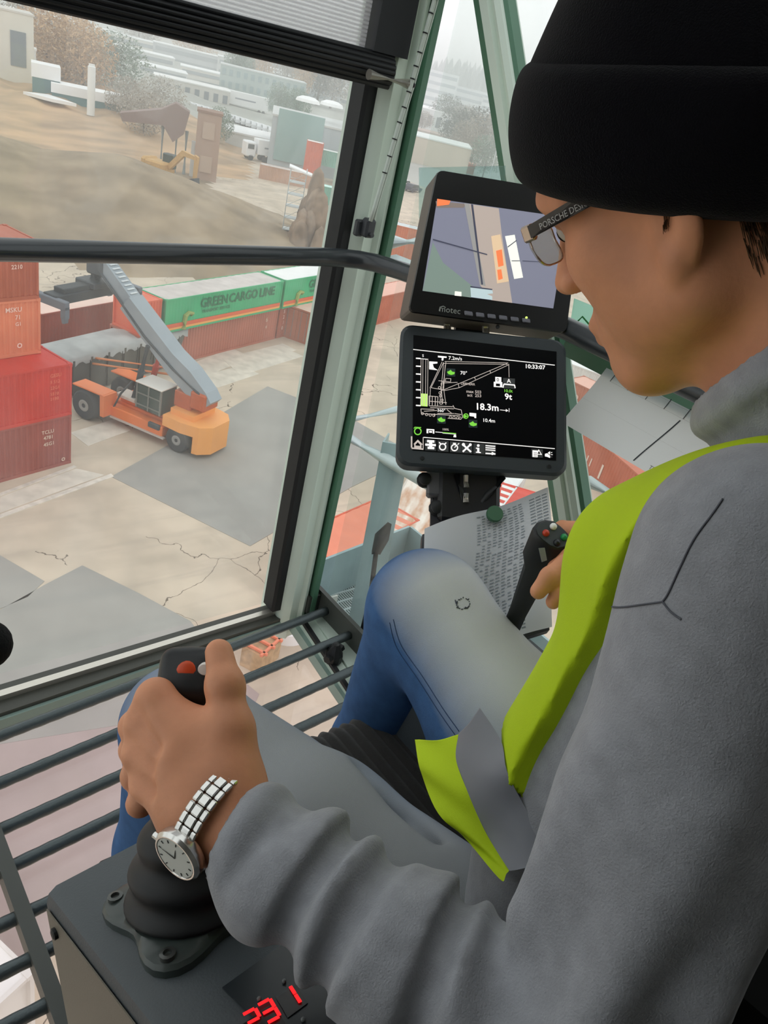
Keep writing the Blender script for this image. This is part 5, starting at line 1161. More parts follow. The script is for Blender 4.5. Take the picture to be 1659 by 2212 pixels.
q = MB(); q.prism([PF(1163, 1184), PF(1176, 1183), PF(1181, 1210), PF(1170, 1214)], fr_n*.002); q.obj('rocker_key', mat('grey rocker', (120, 124, 126), rough=.4), js2)
rcb = MB(); cb0 = ct + dn*.2; rcb.box(cb0 + V(.0, -.12, -.09), (.16, .45, .17), bev=.01); tag(rcb.obj('right_console', CONS), 'dark arm console under the right joystick, behind the knee', 'console')
# ================================================================== person
PE = empty('person', (.5, .2, -1.25), 'seated person in black knit hat, yellow vest and jeans, both hands on joysticks', 'person')
SKIN = mat('skin', (214, 148, 112), rough=.5, spec=.35, var=.10, vscale=28, detail=5, bump=.12, bscale=260)
SKIN.node_tree.nodes['Principled BSDF'].inputs['Subsurface Weight'].default_value = .12
SKIN.node_tree.nodes['Principled BSDF'].inputs['Subsurface Radius'].default_value = (.008, .004, .002)
HT = V(.533, .310, -.027); hf = nrm(V(-.105, .807, -.581)); hl = V(-.957, -.241, -.162); hl = nrm(hl - hf*(hl @ hf)); hu = np.cross(hf, hl); HR = np.stack([hf, hl, hu])
def hp_(f, l, u): return HT + hf*f + hl*l + hu*u
def HRx(pitch=0, yaw=0):
    a, b_ = math.radians(pitch), math.radians(yaw); f2 = hf*math.cos(b_) + hl*math.sin(b_); l2_ = -hf*math.sin(b_) + hl*math.cos(b_)
    f3 = f2*math.cos(a) + hu*math.sin(a); u3 = -f2*math.sin(a) + hu*math.cos(a); return np.stack([f3, l2_, u3])
NB = V(.575, .135, -.165)       # neck base
def head(v):
    v.ell(hp_(-.008, 0, .05), (.098, .076, .085), HR, .0)
    v.ell(hp_(.035, 0, -.015), (.06, .060, .085), HR, .03)
    v.ell(hp_(.05, 0, .05), (.052, .062, .05), HR, .03)
    for s_ in (-1, 1):
        v.cone(hp_(.0, s_*.056, -.055), hp_(.066, s_*.022, -.104), .02, .017, .03)
        v.cone(hp_(-.005, s_*.06, -.0), hp_(.0, s_*.057, -.055), .016, .02, .03)
        v.ell(hp_(.058, s_*.043, -.014), (.03, .024, .026), HR, .02)
        v.ell(hp_(.035, s_*.046, -.05), (.036, .022, .032), HR, .025)
        v.cone(hp_(.088, s_*.034, .034), hp_(.097, s_*.012, .03), .012, .010, .014)
        v.cone(hp_(.066, s_*.054, .028), hp_(.088, s_*.034, .034), .011, .011, .014)
    v.cone(hp_(.068, .0, -.098), hp_(.078, 0, -.101), .022, .02, .02)
    v.ell(hp_(.074, 0, -.065), (.026, .036, .03), HR, .02)
    v.cone(hp_(.02, 0, -.085), hp_(.06, 0, -.10), .03, .022, .03)
    for s_ in (-1, 1): v.ell(hp_(.104, s_*.033, .017), (.018, .019, .013), HR, .012, 's')
    for s_ in (-1, 1): v.ell(hp_(.0815, s_*.032, .016), .0125, None, .003); v.cone(hp_(.089, s_*.042, .023), hp_(.093, s_*.022, .024), .0045, .0045, .006)
    v.cone(hp_(.097, 0, .024), hp_(.112, 0, -.012), .0085, .0105, .012)
    v.ell(hp_(.1165, 0, -.0235), (.013, .012, .011), HR, .008)
    for s_ in (-1, 1): v.ell(hp_(.106, s_*.0125, -.026), (.0115, .0075, .009), HR, .006); v.ell(hp_(.109, s_*.0075, -.0355), (.006, .004, .005), HR, .003, 's')
    v.cone(hp_(.096, -.018, -.0625), hp_(.096, .018, -.0625), .006, .006, .009); v.ell(hp_(.0995, 0, -.062), (.007, .018, .0062), HR, .006)
    v.ell(hp_(.0975, 0, -.0745), (.0075, .018, .0068), HR, .007)
    v.cone(hp_(.104, -.021, -.0682), hp_(.104, .021, -.0682), .0014, .0014, .003, 's')
    v.ell(hp_(.094, 0, -.086), (.008, .02, .006), HR, .006, 's')
    for s_ in (-1, 1): v.cone(hp_(.103, s_*.022, -.032), hp_(.096, s_*.034, -.062), .0016, .0014, .012, 's')
    # ears
    for s_ in (-1, 1):
        Re = np.stack([nrm(hf*.86 + hu*.25 - s_*hl*.42), nrm(s_*hl*.9 + hf*.35), nrm(hu*.94 - hf*.33)])
        v.ell(hp_(-.008, s_*.080, -.012), (.019, .0072, .029), Re, .005)
        v.ell(hp_(.000, s_*.0805, -.034), (.0095, .0065, .0135), Re, .005)
        v.ell(hp_(-.003, s_*.0885, -.008), (.009, .0052, .014), Re, .004, 's')
    # neck
    v.cone(hp_(-.04, 0, -.03), NB, .054, .06, .025); v.cone(hp_(.0, 0, -.085), NB + V(0, .03, .0), .04, .045, .03)
# ---- hands
def finger(v, pts, r, k=.005):
    for i in range(len(pts)-1): v.cone(pts[i], pts[i+1], r[i], r[i+1], k)
WL = dep(458, 1758, .545); EL = dep(1240, 2330, .445); SL = dep(1640, 1215, .43)
L_ = {n: dep(*a) for n, a in {
    'w': (440, 1745, .548), 'tc': (497, 1690, .552), 'tm': (498, 1575, .560), 'ti': (486, 1482, .570), 'tt': (473, 1410, .584),
    'i': (338, 1506, .582), 'm': (314, 1560, .580), 'r': (307, 1625, .575), 'p': (322, 1690, .566)}.items()}
def left_hand(v):
    w = L_['w']; tc = -RM[:, 2]
    v.cone(WL + (EL-WL)*.28, w, .030, .0265, .01)
    for k_, r in (('i', .0150), ('m', .0152), ('r', .0146), ('p', .0135)): v.cone(w, L_[k_], .022, r, .012)
    mid = dep(405, 1635, .568); v.ell(mid, .021, None, .03); v.cone(w, mid, .024, .022, .02)
    v.cone(L_['tc'], L_['tm'], .0205, .0165, .02); v.cone(w, L_['tc'], .024, .02, .02)
    v.cone(dep(490, 1590, .563), dep(372, 1560, .575), .013, .011, .018)
    finger(v, [L_['tm'], L_['ti'], L_['tt']], [.0152, .0128, .0106], .007)
    v.ell(L_['ti'], .0134, None, .006)
    # knuckle heads and tendons on the back of the hand
    for n_, r in (('i', .0112), ('m', .0116), ('r', .0108), ('p', .0098)):
        v.ell(L_[n_] + tc*.0052 - RM[:, 0]*.001, r, None, .007)
        v.cone(w*.5 + L_[n_]*.5 + tc*.0175, L_[n_] + tc*.0095, .0028, .0045, .010)
    for a_, b_ in (('i', 'm'), ('m', 'r'), ('r', 'p')):
        m_ = (L_[a_]+L_[b_])/2; v.cone(m_ + tc*.019 - RM[:, 0]*.012, m_*.7 + w*.3 + tc*.024, .0045, .002, .014, 's')
    # fingers close round the grip on its far side
    g = hd; up = ax
    for n_, dz, rr in (('i', -.030, .0098), ('m', -.051, .0102), ('r', -.071, .0098), ('p', -.089, .0086)):
        c_ = g + up*dz; a = L_[n_]; rad = .019 + rr*.75
        toa = a - c_; toa = toa - up*(toa @ up); th = nrm(toa); fwd_ = nrm(np.cross(up, th)); fwd_ = fwd_ if fwd_ @ RM[:, 2] > 0 else -fwd_
        p1 = c_ + th*(rad*1.15) + fwd_*rad*.95; p2 = c_ - th*rad*.25 + fwd_*rad*1.05; p3 = c_ - th*rad*.98 + fwd_*rad*.15
        finger(v, [a, p1, p2, p3], [rr*1.25, rr*1.12, rr, rr*.85], .004)
        v.ell(p1, rr*1.15, None, .003)
WR = dep(1345, 1205, .90)
ER = V(.83, .15, -.47); SR = V(.745, .13, -.215)
R_h = {n: dep(*a) for n, a in {'w': (1330, 1205, .90), 'i': (1268, 1172, .905), 'm': (1262, 1196, .885), 'r': (1268, 1222, .87), 'p': (1280, 1246, .86)}.items()}
def right_hand(v):
    w = R_h['w']; v.cone(WR + (ER-WR)*.2, w, .03, .027, .01)
    for k_ in 'imrp': v.cone(w, R_h[k_], .023, .0145, .02)
    v.cone(R_h['i'], R_h['p'], .014, .013, .015)
    finger(v, [w, dep(1285, 1172, .885), dep(1245, 1152, .895), dep(1215, 1142, .905)], [.02, .016, .0125, .0105], .008)     # thumb behind the grip
    finger(v, [R_h['r'], dep(1222, 1222, .842), dep(1188, 1246, .835), dep(1163, 1277, .838)], [.0135, .0118, .0108, .0092], .005)
    finger(v, [R_h['p'], dep(1238, 1258, .842), dep(1212, 1275, .84), dep(1195, 1300, .845)], [.0125, .0108, .0098, .0084], .005)
    finger(v, [R_h['m'], dep(1235, 1205, .86), dep(1205, 1222, .875), dep(1180, 1215, .895)], [.0135, .0118, .0108, .0092], .005)
    finger(v, [R_h['i'], dep(1235, 1178, .915), dep(1200, 1190, .93), dep(1170, 1195, .92)], [.0135, .0118, .0105, .009], .005)
def torso_core(v, g=0., arms=True):
    v.ell(V(.535, .11, -.66), (.165+g, .125+g, .14+g), None, 0)
    v.ell(V(.54, .165, -.52), (.145+g, .105+g, .16+g), None, .05)
    v.ell(V(.565, .155, -.34), (.155+g, .105+g, .17+g), None, .06)
    v.cone(V(.44, .125, -.225), V(.70, .13, -.225), .062+g, .062+g, .05)
def arms(v, g=0., k=.03):
    v.chain([SL, EL, WL], [.046+g, .04+g, .029+g], k); v.chain([SR, ER, WR], [.046+g, .04+g, .029+g], k)
print('body ...')
bv = Vol((.08, -.08, -.86), (.92, .52, .16), .0022)
head(bv); torso_core(bv, -.02); arms(bv, -.004); left_hand(bv); right_hand(bv)
def skin_regions(v, f): return None
vmesh('body', bv, SKIN, PE, 1)
del bv
# nails
NAIL = mat('finger nail', (226, 178, 152), rough=.3)
def nail(c_, up_, n_, w=.0058, l=.0068):
    q = MB(); s_ = nrm(np.cross(up_, n_)); P = [[c_ + s_*w*a + up_*l*b_ - n_*(.0028*a*a + .0006*b_*b_) for a in np.linspace(-1, 1, 7)] for b_ in np.linspace(-1, 1, 7)]; q.grid(P); return q.obj('nail', NAIL, PE, smooth=True)
# ---- knit hat
KNIT = mat('black knit', (12, 12, 16), rough=1., spec=.08, bump=.5, bscale=900, sheen=.08)
print('hat ...')
hv = Vol(HT-.19, HT+.19, .003)
hv.ell(hp_(-.012, 0, .062), (.112, .092, .098), HR, 0); hv.ell(hp_(.02, 0, .07), (.09, .085, .075), HR, .03); hv.ell(hp_(-.03, 0, .13), (.07, .07, .05), HR, .04); hv.ell(hp_(-.06, 0, .04), (.06, .075, .08), HR, .04)
nb = nrm(hu*1. - hf*.52)       # brim plane rises towards the brow
bp_ = hp_(.0, 0, .003)
hv.ell(hp_(-.05, 0, .02), (.065, .077, .065), HR, .03)
hv.cut(bp_, -nb)
cf = Vol(HT-.19, HT+.19, .003)
cf.ell(hp_(-.012, 0, .060), (.118, .100, .106), HR, 0); cf.ell(hp_(-.01, 0, .02), (.10, .097, .06), HR, .03); cf.ell(hp_(.02, 0, .066), (.097, .091, .082), HR, .03); cf.ell(hp_(-.06, 0, .04), (.066, .081, .086), HR, .04)
cf.ell(hp_(-.05, 0, .02), (.071, .083, .071), HR, .03)
cf.cut(bp_ - nb*.004, -nb, .012); cf.cut(bp_ + nb*.078, nb, .012)
hat = vmesh('knit_hat', hv, KNIT, PE, 2)
vmesh('cuff', cf, KNIT, hat, 3)
# ---- glasses
gl_ = None
FRM = mat('spectacle frame', (34, 32, 34), rough=.3, coat=.3); METL = mat('spectacle metal', (196, 176, 160), rough=.25, metal=.8)
gp = {1: {}, -1: {}}
q = MB(); q.prism([hp_(.101, .060, .026), hp_(.101, .060, .017), hp_(.045, .0765, .020), hp_(.0, .0815, .024), hp_(.0, .0815, .031), hp_(.045, .0765, .030)], hl*.003); glasses = q.obj('glasses', FRM, PE); tag(glasses, 'dark temple glasses with half rim lenses')
q = MB(); q.prism([hp_(.101, -.060, .026), hp_(.101, -.060, .017), hp_(.0, -.0815, .024), hp_(.0, -.0815, .031)], hl*-.003); q.obj('temple', FRM, glasses)
q = MB(); o = hp_(.030, .0835, .0225); te = nrm(hp_(.08, .0715, .0205) - hp_(.02, .083, .023)); q.text('PORSCHE DESIGN', hp_(.088, .0685+.0006, .0196), -te, hu, .0062, depth=.0004, bold=.004); q.obj('temple_lettering', mat('pale temple print', (176, 176, 176)), glasses)
q = MB()
for s_ in (1, -1): q.box(hp_(.104, s_*.0585, .021), (.010, .006, .012), R=HR, bev=.0015); q.tube([hp_(.106, s_*.057, .026), hp_(.1125, s_*.03, .0275), hp_(.113, s_*.011, .023)], .0014, 6)
q.tube([hp_(.113, .011, .022), hp_(.1155, 0, .025), hp_(.113, -.011, .022)], .0012, 6); q.obj('hinge', METL, glasses)
for s_ in (1, -1):
    q = MB(); pr = []; 
    for k in range(24):
        t = 2*math.pi*k/24; cx_, cz_ = math.cos(t), math.sin(t); e_ = .55; x = .0235*abs(cx_)**e_*(1 if cx_ > 0 else -1); z = .0165*abs(cz_)**e_*(1 if cz_ > 0 else -1)
        pr.append(hp_(.1125 - .0055*((x*s_+.0235)/.047)*1.2*(1 if True else 0) - .004*(z < 0)*abs(z)/.0165, s_*(.034) + x*1., .0105 + z))
    q.prism(pr, hf*.0018); q.obj('lens', glass_mat('lens %d' % s_, tint=(236, 236, 232), dirt_veil=.22), glasses)  # white veil mixed into the lens stands for its bright refraction
    q = MB(); q.tube(pr, .0008, 5, closed=True); q.obj('rim', METL, glasses)
# eyes
for s_ in (1, -1):
    q = MB(); q.ball(hp_(.0835, s_*.032, .015), .0122, seg=16, rings=10); e_ = q.obj('eye', mat('eye white', (222, 214, 208), rough=.2), PE, smooth=True)
    q = MB(); q.lathe(hp_(.0945, s_*.032, .011), nrm(hf-hu*.3), [(.0055, 0), (.003, .0016), (0, .0018)], 12); q.obj('iris', mat('brown iris', (60, 40, 28), rough=.2), e_)
q = MB()
for k in range(70):
    t = k/69; b0 = hp_(.101 - .022*t**1.5, .014+.036*t, .036+.004*math.sin(t*3)); q.tube([b0 - hu*.002, b0 + hu*.003 + hl*.003 + hf*.001], [.0006, .0002], 3, cap=False); b1 = hp_(.101 - .022*t**1.5, -.014-.036*t, .036+.004*math.sin(t*3)); q.tube([b1 - hu*.002, b1 + hu*.003 - hl*.003], [.0006, .0002], 3, cap=False)
HAIR = mat('dark brown hair', (58, 40, 28), rough=.6)
q.obj('eyebrows', HAIR, PE, fix=False)
# ---- grey sweatshirt
print('sweatshirt ...')
SWEAT = mat('grey marl sweatshirt', (150, 152, 158), rough=.95, spec=.2, var=.10, vscale=70, detail=8, bump=.35, bscale=700, sheen=.25)
def folds(v, pts_rs, k=.02):
    for a, b_, r in pts_rs: v.cone(a, b_, r, r, k)
sv = Vol((.13, -.09, -.80), (.96, .46, -.02), .0032)
torso_core(sv, 0.)
dE = nrm(WL-EL); CUFF = EL + (WL-EL)*.865
sv.chain([SL + V(-.005, 0, .0), SL*.5+EL*.5 + V(.0, -.0, 0), EL, EL*.55+WL*.45, CUFF], [.067, .058, .050, .0445, .0375], .028)
sv.chain([SR, SR*.5+ER*.5, ER, ER*.5+WR*.5, WR + (ER-WR)*.1], [.07, .062, .054, .048, .040], .035)
# elbow bunching and rolled folds along the left sleeve
def ring_fold(v, t, amp, skew, ra, arc=(0, 6.28), r_=.006, op='u', k=.009):
    c_ = EL + (WL-EL)*t; sx, sy = frame(dE); n = 22; P = []
    for i in range(n+1):
        w = arc[0] + (arc[1]-arc[0])*i/n; P.append(c_ + (sx*math.cos(w) + sy*math.sin(w))*ra + dE*(skew*math.sin(w+.6)))
    for i in range(n): v.cone(P[i], P[i+1], r_, r_, k, op)
for t, sk, ra, r_ in ((.857, .006, .0335, .0055), (.765, -.014, .0355, .0076), (.695, -.020, .0365, .006), (.60, .022, .0370, .0065), (.47, -.022, .0385, .007), (.38, -.010, .041, .006), (.26, .03, .042, .008), (.12, -.02, .045, .008)): ring_fold(sv, t, 0, sk, ra - .003*(t < .7), r_=r_, k=.022 if t < .7 else .012)
for t, sk, ra, r_ in ((.655, .0, .0455, .003), (.54, .0, .0475, .003), (.32, .01, .0515, .0035)): ring_fold(sv, t, 0, sk, ra + .001, r_=r_, op='s', k=.014)
cdir = nrm(EL-SL); 
for t, ph, ln_, r_ in ((.55, .5, .10, .010), (.6, 1.6, .12, .009), (.5, 2.6, .11, .010), (.6, 3.9, .12, .010), (.65, 5.1, .10, .009)):
    sx, sy = frame(cdir); o_ = sx*math.cos(ph) + sy*math.sin(ph); c_ = SL + (EL-SL)*t + o_*.053
    sv.cone(c_ - cdir*ln_*.5, c_ + cdir*ln_*.6 + nrm(np.cross(cdir, o_))*.02, r_*.6, r_, .025)
# crease at the crook of the elbow
# standing collar around the neck
CB = NB + V(.0, .012, .012); CT = CB + nrm(hp_(-.012, 0, -.08) - CB)*.075
sv.cone(CB, CT, .080, .075, .03)
sv.cone(CT + (CT-CB)*.05, CT + (CT-CB)*1.2, .066, .075, .01, 's')
rollv = np.stack(frame(CT-CB))
for i in range(24):
    w0, w1 = 2*math.pi*i/24, 2*math.pi*(i+1)/24; sv.cone(CT + (rollv[0]*math.cos(w0)+rollv[1]*math.sin(w0))*.071, CT + (rollv[0]*math.cos(w1)+rollv[1]*math.sin(w1))*.071, .009, .009, .008)
sv.cone(WL + (WL-EL)*.02, CUFF - dE*.012, .0325, .0335, .003, 's')
def cloth_disp(v):
    n = np.sin(v[:, 0]*61+2*np.sin(v[:, 1]*37))*np.sin(v[:, 2]*53+v[:, 1]*29+1.3*np.sin(v[:, 0]*31)); return v + (n*.0012)[:, None]*np.array([.5, .5, .5])
sweat = vmesh('sweatshirt', sv, SWEAT, PE, 3, disp=cloth_disp)
del sv
# sleeve seam
q = MB()
# ---- high visibility vest
print('vest ...')
HV = mat('lime yellow vest', (186, 214, 22), rough=.7, spec=.3, var=.06, vscale=9, bump=.15, bscale=900)
SILV = mat('silver reflective tape', (132, 134, 142), rough=.55, spec=.4, var=.06, vscale=12)
vv = Vol((.28, -.12, -.80), (.84, .44, -.06), .0032)
torso_core(vv, .014)
vv.cone(V(.46, .14, -.19), V(.50, .23, -.27), .055, .05, .05)
# arm openings, neck opening, hem
vv.cone(SL + V(-.05, -.02, .06), SL + V(-.05, .0, -.22), .088, .088, .0, 's'); vv.cone(SR + V(.03, -.01, .05), SR + V(.03, .01, -.20), .085, .085, .0, 's')
vv.cone(CB + V(0, .0, -.05), CT + V(0, .0, .05), .088, .092, .0, 's')
hA = [(1037, 1530, .648), (1082, 1600, .618), (1095, 1665, .594), (1132, 1740, .588), (1195, 1850, .57)]
hB = [(990, 1588, .66), (985, 1640, .645), (1010, 1710, .618), (1050, 1800, .60), (1100, 1880, .57)]
hC = [(897, 1604, .70), (907, 1660, .668), (935, 1735, .635), (1000, 1812, .605), (1082, 1895, .57)]
A3, B3, C3 = [[dep(*q_) for q_ in r_] for r_ in (hA, hB, hC)]
from mathutils.bvhtree import BVHTree
def bvh_of(ob):
    me = ob.data; o_ = Vector((np.array(wloc(ob)) - OFF).tolist())
    return BVHTree.FromPolygons([v.co + o_ for v in me.vertices], [tuple(q_.vertices) for q_ in me.polygons])
def on_surf(bv_, px, py, lift=0.):
    d = Vector(nrm(ray(px, py)).tolist()); h = bv_.ray_cast(Vector((0, 0, 0)), d)
    if h[0] is None: return None, None
    n_ = np.array(h[1]); n_ = n_ if n_ @ np.array(d) < 0 else -n_
    return np.array(h[0]) + n_*lift, n_
v0, f0 = vv.mesh(); bt0 = BVHTree.FromPolygons([Vector(a) for a in v0.tolist()], f0.tolist())
hits = [on_surf(bt0, *a[:2]) for a in ((1052, 1545), (1080, 1600), (1095, 1665), (1125, 1725))]
print('hem hits', [None if h[0] is None else (np.round(h[0], 3).tolist(), round(float(h[0] @ RM[:, 2]), 3)) for h in hits])
hh_ = [h for h in hits if h[0] is not None]
if len(hh_) >= 2:
    cn_ = nrm(np.cross(hh_[-1][0]-hh_[0][0], hh_[0][1]+hh_[-1][1])); cn_ = cn_ if cn_[2] < 0 else -cn_
    vv.cut(hh_[0][0], cn_)
vest = vmesh('vest', vv, HV, PE, 2)
def spl(P, n):
    P = np.array(P); t = np.linspace(0, len(P)-1, n); out = []
    for x in t:
        i = min(int(x), len(P)-2); f_ = x-i; p0, p1, p2, p3 = P[max(i-1, 0)], P[i], P[i+1], P[min(i+2, len(P)-1)]
        out.append(.5*((2*p1) + (-p0+p2)*f_ + (2*p0-5*p1+4*p2-p3)*f_**2 + (-p0+3*p1-3*p2+p3)*f_**3))
    return np.array(out)
def band(name, R0_, R1_, m, wave=0., parent=PE):
    a, c = spl(R0_, 30), spl(R1_, 30); rows = [a*(1-k/10) + c*(k/10) for k in range(11)]
    for k in range(11): rows[k] = rows[k] - RM[:, 2]*(wave*np.sin(np.arange(30)*.55+k*.5)*(k/10))[:, None] - RM[:, 2]*.004*math.sin(math.pi*k/10)
    back = [r + RM[:, 2]*.0022 for r in rows]
    q = MB(); q.grid(rows); q.grid(back[::-1])
    q.grid([rows[-1], back[-1]]); q.grid([[rows[k][0] for k in range(11)], [back[k][0] for k in range(11)]]); q.grid([rows[0], back[0]])
    return q.obj(name, m, parent, smooth=True)
bvv = bvh_of(vest); bsw = bvh_of(sweat)
for i_, (a_, b_, c_) in enumerate(zip(hA, hB, hC)):
    hs = [on_surf(bv_, *pp_[:2])[0] for bv_ in (bvv, bsw) for pp_ in (a_, b_)]; ds = [float(h @ RM[:, 2]) for h in hs if h is not None]
    print('band', i_, a_[2], [round(d, 3) for d in ds])
band('reflective_band', A3, B3, SILV, .001, vest)
band('hem', B3, C3, HV, .007, vest)
# seams, hair and wear laid on the finished surfaces
def surf_line(ob, pxs, r, name, m, n=40, lift=.0004):
    bv_ = bvh_of(ob); pp_ = spl([V(a, b, 0) for a, b in pxs], n); P = []
    for a in pp_:
        h, _ = on_surf(bv_, a[0], a[1], lift)
        if h is not None: P.append(h)
    if len(P) > 2: mb = MB(); mb.tube(P, r, 5); mb.obj(name, m, ob, smooth=True)
SEAM = mat('dark seam', (92, 94, 102), rough=.95)
for l_ in ([(1562, 1078), (1540, 1110), (1500, 1165), (1470, 1225), (1445, 1280), (1432, 1300)], [(1300, 1308), (1340, 1312), (1390, 1306), (1432, 1300)], [(1432, 1300), (1450, 1322), (1472, 1338)]): surf_line(sweat, l_, .00055, 'seam', SEAM)
bdy = [o for o in PE.children if o.name.startswith('body')][0]; bvb = bvh_of(bdy)
HAIR2 = mat('nape hair', (104, 80, 60), rough=.7); mb = MB(); rn = random.Random(4)
for k in range(1900):
    a = rn.uniform(-1.35, 1.35); u = rn.uniform(-.075, .0)
    if u < -.04 - .02*math.cos(a) + rn.uniform(-.008, .008): continue
    o_ = hp_(-.03 - .2*math.cos(a), .2*math.sin(a), u); tgt = hp_(-.02, 0, u); d = nrm(tgt - o_)
    h = bvb.ray_cast(Vector(o_.tolist()), Vector(d.tolist()))
    if h[0] is None or (np.array(h[0])-o_) @ d < .08: continue
    n_ = np.array(h[1]); n_ = n_ if n_ @ d < 0 else -n_; h = np.array(h[0]) + n_*.0003
    t = nrm(-hu*.9 + n_*.22 + hl*rn.uniform(-.25, .25)); mb.tube([h, h + t*.006 + n_*.0008, h + t*.012 + n_*.0005], [.0005, .00045, .0002], 3, cap=False)
if mb.n: mb.obj('hair', HAIR2, PE, fix=False)
mb = MB()
for k in range(26):
    y = rn.uniform(458, 488); x = rn.uniform(1434, 1452 - (y-455)*.25)
    h, n_ = on_surf(bvb, x - (y-455)*.05, y, .0003)
    if h is None: continue
    t = nrm(-hu + hf*rn.uniform(-.2, .2) + n_*.15); mb.tube([h, h + t*.005 + n_*.0006], [.00035, .00015], 3, cap=False)
if mb.n: mb.obj('sideburn', HAIR2, PE, fix=False)
# ---- jeans
print('jeans ...')
DENIM = mat('blue denim', (62, 96, 140), rough=.9, spec=.2, var=.15, vscale=40, detail=8, bump=.3, bscale=900)
HL, KL, AL = V(.46, .12, -.70), V(.338, .59, -.722), V(.335, .60, -1.2)
HRt, KR, AR = V(.62, .12, -.69), dep(922, 1318, 1.0), V(.675, .60, -1.2)
jv = Vol((.16, -.05, -1.24), (.80, .72, -.46), .004)
jv.ell(V(.54, .10, -.70), (.16, .125, .11), None, 0)
jv.chain([HL, HL*.45+KL*.55, KL], [.092, .083, .068], .03); jv.chain([KL, KL*.5+AL*.5, AL], [.066, .062, .055], .03)
jv.chain([HRt, HRt*.45+KR*.55, KR], [.094, .088, .074], .03); jv.chain([KR, KR*.5+AR*.5, AR], [.072, .064, .056], .03)
for a_, b_, r_ in (((845, 1395, 1.0), (905, 1440, 1.0), .006), ((850, 1430, 1.02), (930, 1500, 1.0), .006), ((960, 1560, .98), (1040, 1500, .9), .007), ((560, 1600, .93), (700, 1700, .88), .006), ((700, 1640, .86), (850, 1790, .80), .007), ((800, 1650, .83), (930, 1840, .76), .008)):
    jv.cone(dep(*a_), dep(*b_), r_*.6, r_, .03, 's')
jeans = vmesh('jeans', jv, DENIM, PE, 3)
def denim_tone():
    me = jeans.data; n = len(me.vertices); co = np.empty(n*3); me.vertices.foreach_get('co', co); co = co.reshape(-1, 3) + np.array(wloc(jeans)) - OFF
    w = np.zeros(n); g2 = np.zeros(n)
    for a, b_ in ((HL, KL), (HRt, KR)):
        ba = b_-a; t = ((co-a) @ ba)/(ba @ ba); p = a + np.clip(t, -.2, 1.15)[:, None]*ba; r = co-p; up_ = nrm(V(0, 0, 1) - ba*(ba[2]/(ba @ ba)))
        ang = (r @ up_)/np.maximum(np.linalg.norm(r, axis=1), 1e-6); ww = np.clip((ang-.12)/.8, 0, 1)**.8*np.clip((1.16-t)/.16, 0, 1)*(np.linalg.norm(r, axis=1) < .13); w = np.maximum(w, ww); g2 = np.maximum(g2, ww*(a is HL))  # paler grey towards the upper side of each thigh
    at_ = me.attributes.new('thigh_tone', 'FLOAT', 'POINT'); at_.data.foreach_set('value', w)
    at2 = me.attributes.new('left_thigh_shade', 'FLOAT', 'POINT'); at2.data.foreach_set('value', g2)  # left thigh toned darker, its shading put into the colour
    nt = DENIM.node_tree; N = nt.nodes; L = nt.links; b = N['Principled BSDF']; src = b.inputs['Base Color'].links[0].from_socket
    a = N.new('ShaderNodeAttribute'); a.attribute_name = 'thigh_tone'; mx = N.new('ShaderNodeMixRGB'); mx.inputs['Color2'].default_value = (*lin((188, 192, 194)), 1)
    a2 = N.new('ShaderNodeAttribute'); a2.attribute_name = 'left_thigh_shade'; m2_ = N.new('ShaderNodeMixRGB'); m2_.inputs['Color1'].default_value = (*lin((190, 193, 194)), 1); m2_.inputs['Color2'].default_value = (*lin((142, 145, 148)), 1); L.new(a2.outputs['Fac'], m2_.inputs['Fac']); L.new(m2_.outputs[0], mx.inputs['Color2'])
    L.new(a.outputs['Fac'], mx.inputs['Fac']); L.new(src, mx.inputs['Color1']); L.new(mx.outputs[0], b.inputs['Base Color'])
denim_tone()
bj = bvh_of(jeans); mb = MB(); rn = random.Random(9)
for k in range(16):
    a = k/16*6.28; h, n_ = on_surf(bj, 1000+15*math.cos(a), 1304+12*math.sin(a), .0004); h2, _ = on_surf(bj, 1000+15*math.cos(a+.3)+rn.uniform(-5, 5), 1304+12*math.sin(a+.3)+rn.uniform(-5, 5), .0008)
    if h is not None and h2 is not None: mb.tube([h, h2], .0007, 4)
mb.obj('frayed_patch', mat('dark thread', (70, 76, 84), rough=.9), jeans)
for l_ in ([(842, 1345), (858, 1400), (905, 1470), (950, 1540), (985, 1590)], [(850, 1338), (867, 1394), (914, 1463), (958, 1532), (992, 1580)]): surf_line(jeans, l_, .0005, 'seam', mat('denim seam', (44, 66, 100), rough=.9))
# ---- shoes (mostly hidden by the console and seat)
for a in (AL, AR):
    q = MB(); q.ball(a + V(0, .06, -.03), (.05, .13, .045), seg=14, rings=10); q.obj('shoe', BLACKP, PE, smooth=True)
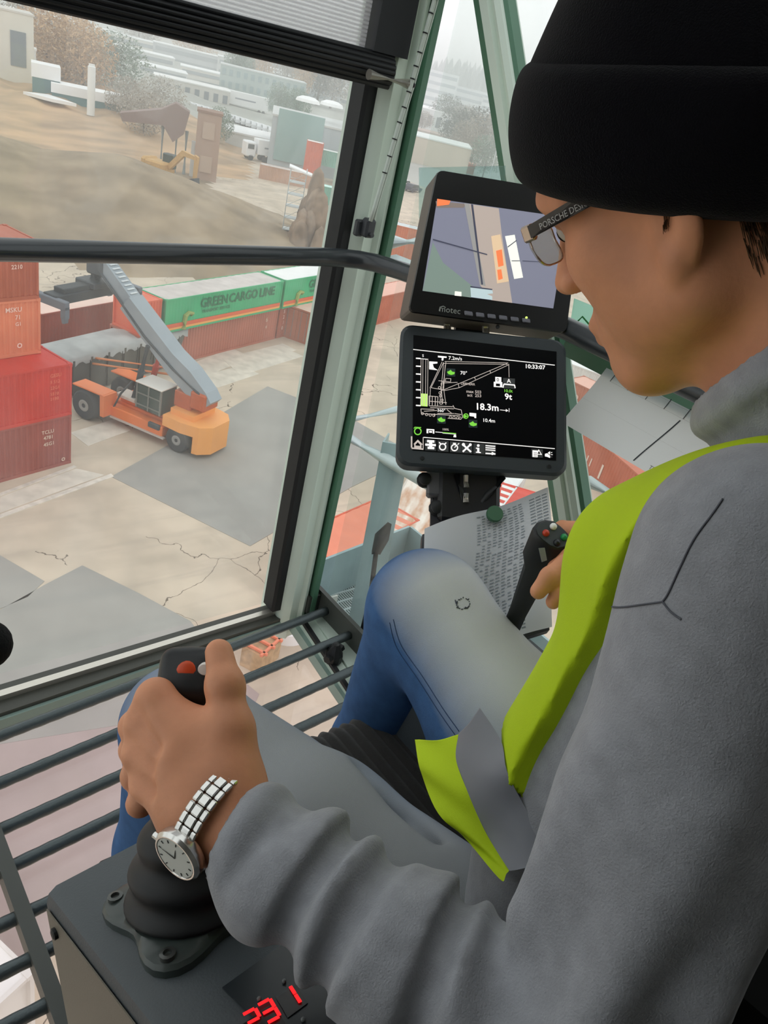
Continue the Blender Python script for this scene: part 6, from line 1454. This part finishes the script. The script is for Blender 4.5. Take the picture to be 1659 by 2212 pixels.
# ---- wrist watch
print('watch ...')
wd = nrm(WL-EL); WC = EL + (WL-EL)*.985
STEEL = mat('polished steel', (214, 212, 208), rough=.18, metal=.9)
oc = nrm(dep(345, 1800, .525) - WC); oc = nrm(oc - wd*(oc @ wd)); sc_ = np.cross(wd, oc)
wr_ = .0335
cs = WC + oc*wr_
watch = None
q = MB(); q.lathe(cs - oc*.002, oc, [(.0, 0), (.0185, 0), (.0195, .003), (.0195, .007), (.0175, .0095), (.0165, .0095), (.016, .0085), (0, .0085)], 32); watch = q.obj('watch', STEEL, PE, auto=35); tag(watch, 'steel wrist watch with a link bracelet')
q = MB(); q.lathe(cs + oc*.0067, oc, [(.0158, 0), (.0158, .0004), (0, .0004)], 32); dl = q.obj('dial', mat('pale dial', (206, 212, 206), rough=.35), watch)
q = MB(); q.prism([cs + oc*.0073 + wd*.0005, cs + oc*.0073 + sc_*.009, cs + oc*.0073 - wd*.0005], oc*.0003); q.prism([cs + oc*.0073 + sc_*.0005, cs + oc*.0073 + wd*.012, cs + oc*.0073 - sc_*.0005], oc*.0003)
for k in range(12): a = k*math.pi/6; d_ = wd*math.cos(a)+sc_*math.sin(a); q.box(cs + oc*.0073 + d_*.0135, (.0022, .0007, .0004), R=np.stack([d_, np.cross(oc, d_), oc]))
q.obj('hand', mat('dark watch hand', (60, 62, 60)), dl)
q = MB(); q.lathe(cs + oc*.003 + wd*.019, wd, [(.0025, 0), (.0025, .004), (0, .004)], 10); q.obj('crown', STEEL, watch)
for k in range(30):
    a = 2*math.pi*(k+.5)/30; 
    if abs((a+math.pi) % (2*math.pi)-math.pi) < .52: continue
    d_ = oc*math.cos(a) + sc_*math.sin(a); t_ = -oc*math.sin(a) + sc_*math.cos(a)
    ra = wr_ + .0030; q = MB()
    for w_, L_w, hh in ((0, .0075, .0046), (-.0062, .005, .004), (.0062, .005, .004)): q.box(WC + d_*ra + wd*w_, (L_w-.0004, .0072, hh), R=np.stack([wd, t_, d_]), bev=.0009)
    q.obj('bracelet_link', STEEL, watch)
# ------------------------------------------------------------------ microphone ball at the left edge
mc = dep(-30, 1393, .45); mi_ = empty('microphone', mc - V(.0, 0, .3), 'black round foam microphone on a gooseneck at the left edge of the picture', 'microphone')
q = MB(); q.ball(mc, .0145, seg=20, rings=14); q.obj('foam_ball', mat('black foam', (22, 23, 25), rough=1., bump=.6, bscale=700), mi_, smooth=True)
q = MB(); q.tube([mc, mc + V(-.05, -.04, -.05), mc + V(-.07, -.06, -.2), mc + V(-.05, -.06, -.3)], .004, 8); q.obj('gooseneck', BLACKP, mi_, smooth=True)
# ------------------------------------------------------------------ right hand foreground of the yard: containers under the gallery
def rc_(label, px, z, L, rgb, yaw, **k):
    p = onz(px[0], px[1], G + z); return container(label, V(p[0], p[1], 0), yaw, L, 2.44, z, rgb, **k)

# ------------------------------------------------------------------ damp haze over the yard and the town
hzb = MB(); hzb.box((500, 700, 8), (2400, 1330, 56))
HZ = bpy.data.materials.new('damp haze'); HZ.use_nodes = True; nt = HZ.node_tree; nt.nodes.clear()
o = nt.nodes.new('ShaderNodeOutputMaterial'); vs_ = nt.nodes.new('ShaderNodeVolumeScatter'); vs_.inputs['Density'].default_value = .0016; vs_.inputs['Color'].default_value = (.98, .99, 1, 1); vs_.inputs['Anisotropy'].default_value = .0
nt.links.new(vs_.outputs[0], o.inputs['Volume'])
ho = hzb.obj('haze', HZ); tag(ho, 'pale damp haze hanging over the yard and the town', 'haze', kind='stuff'); ho.visible_shadow = True
S.cycles.volume_bounces = 1
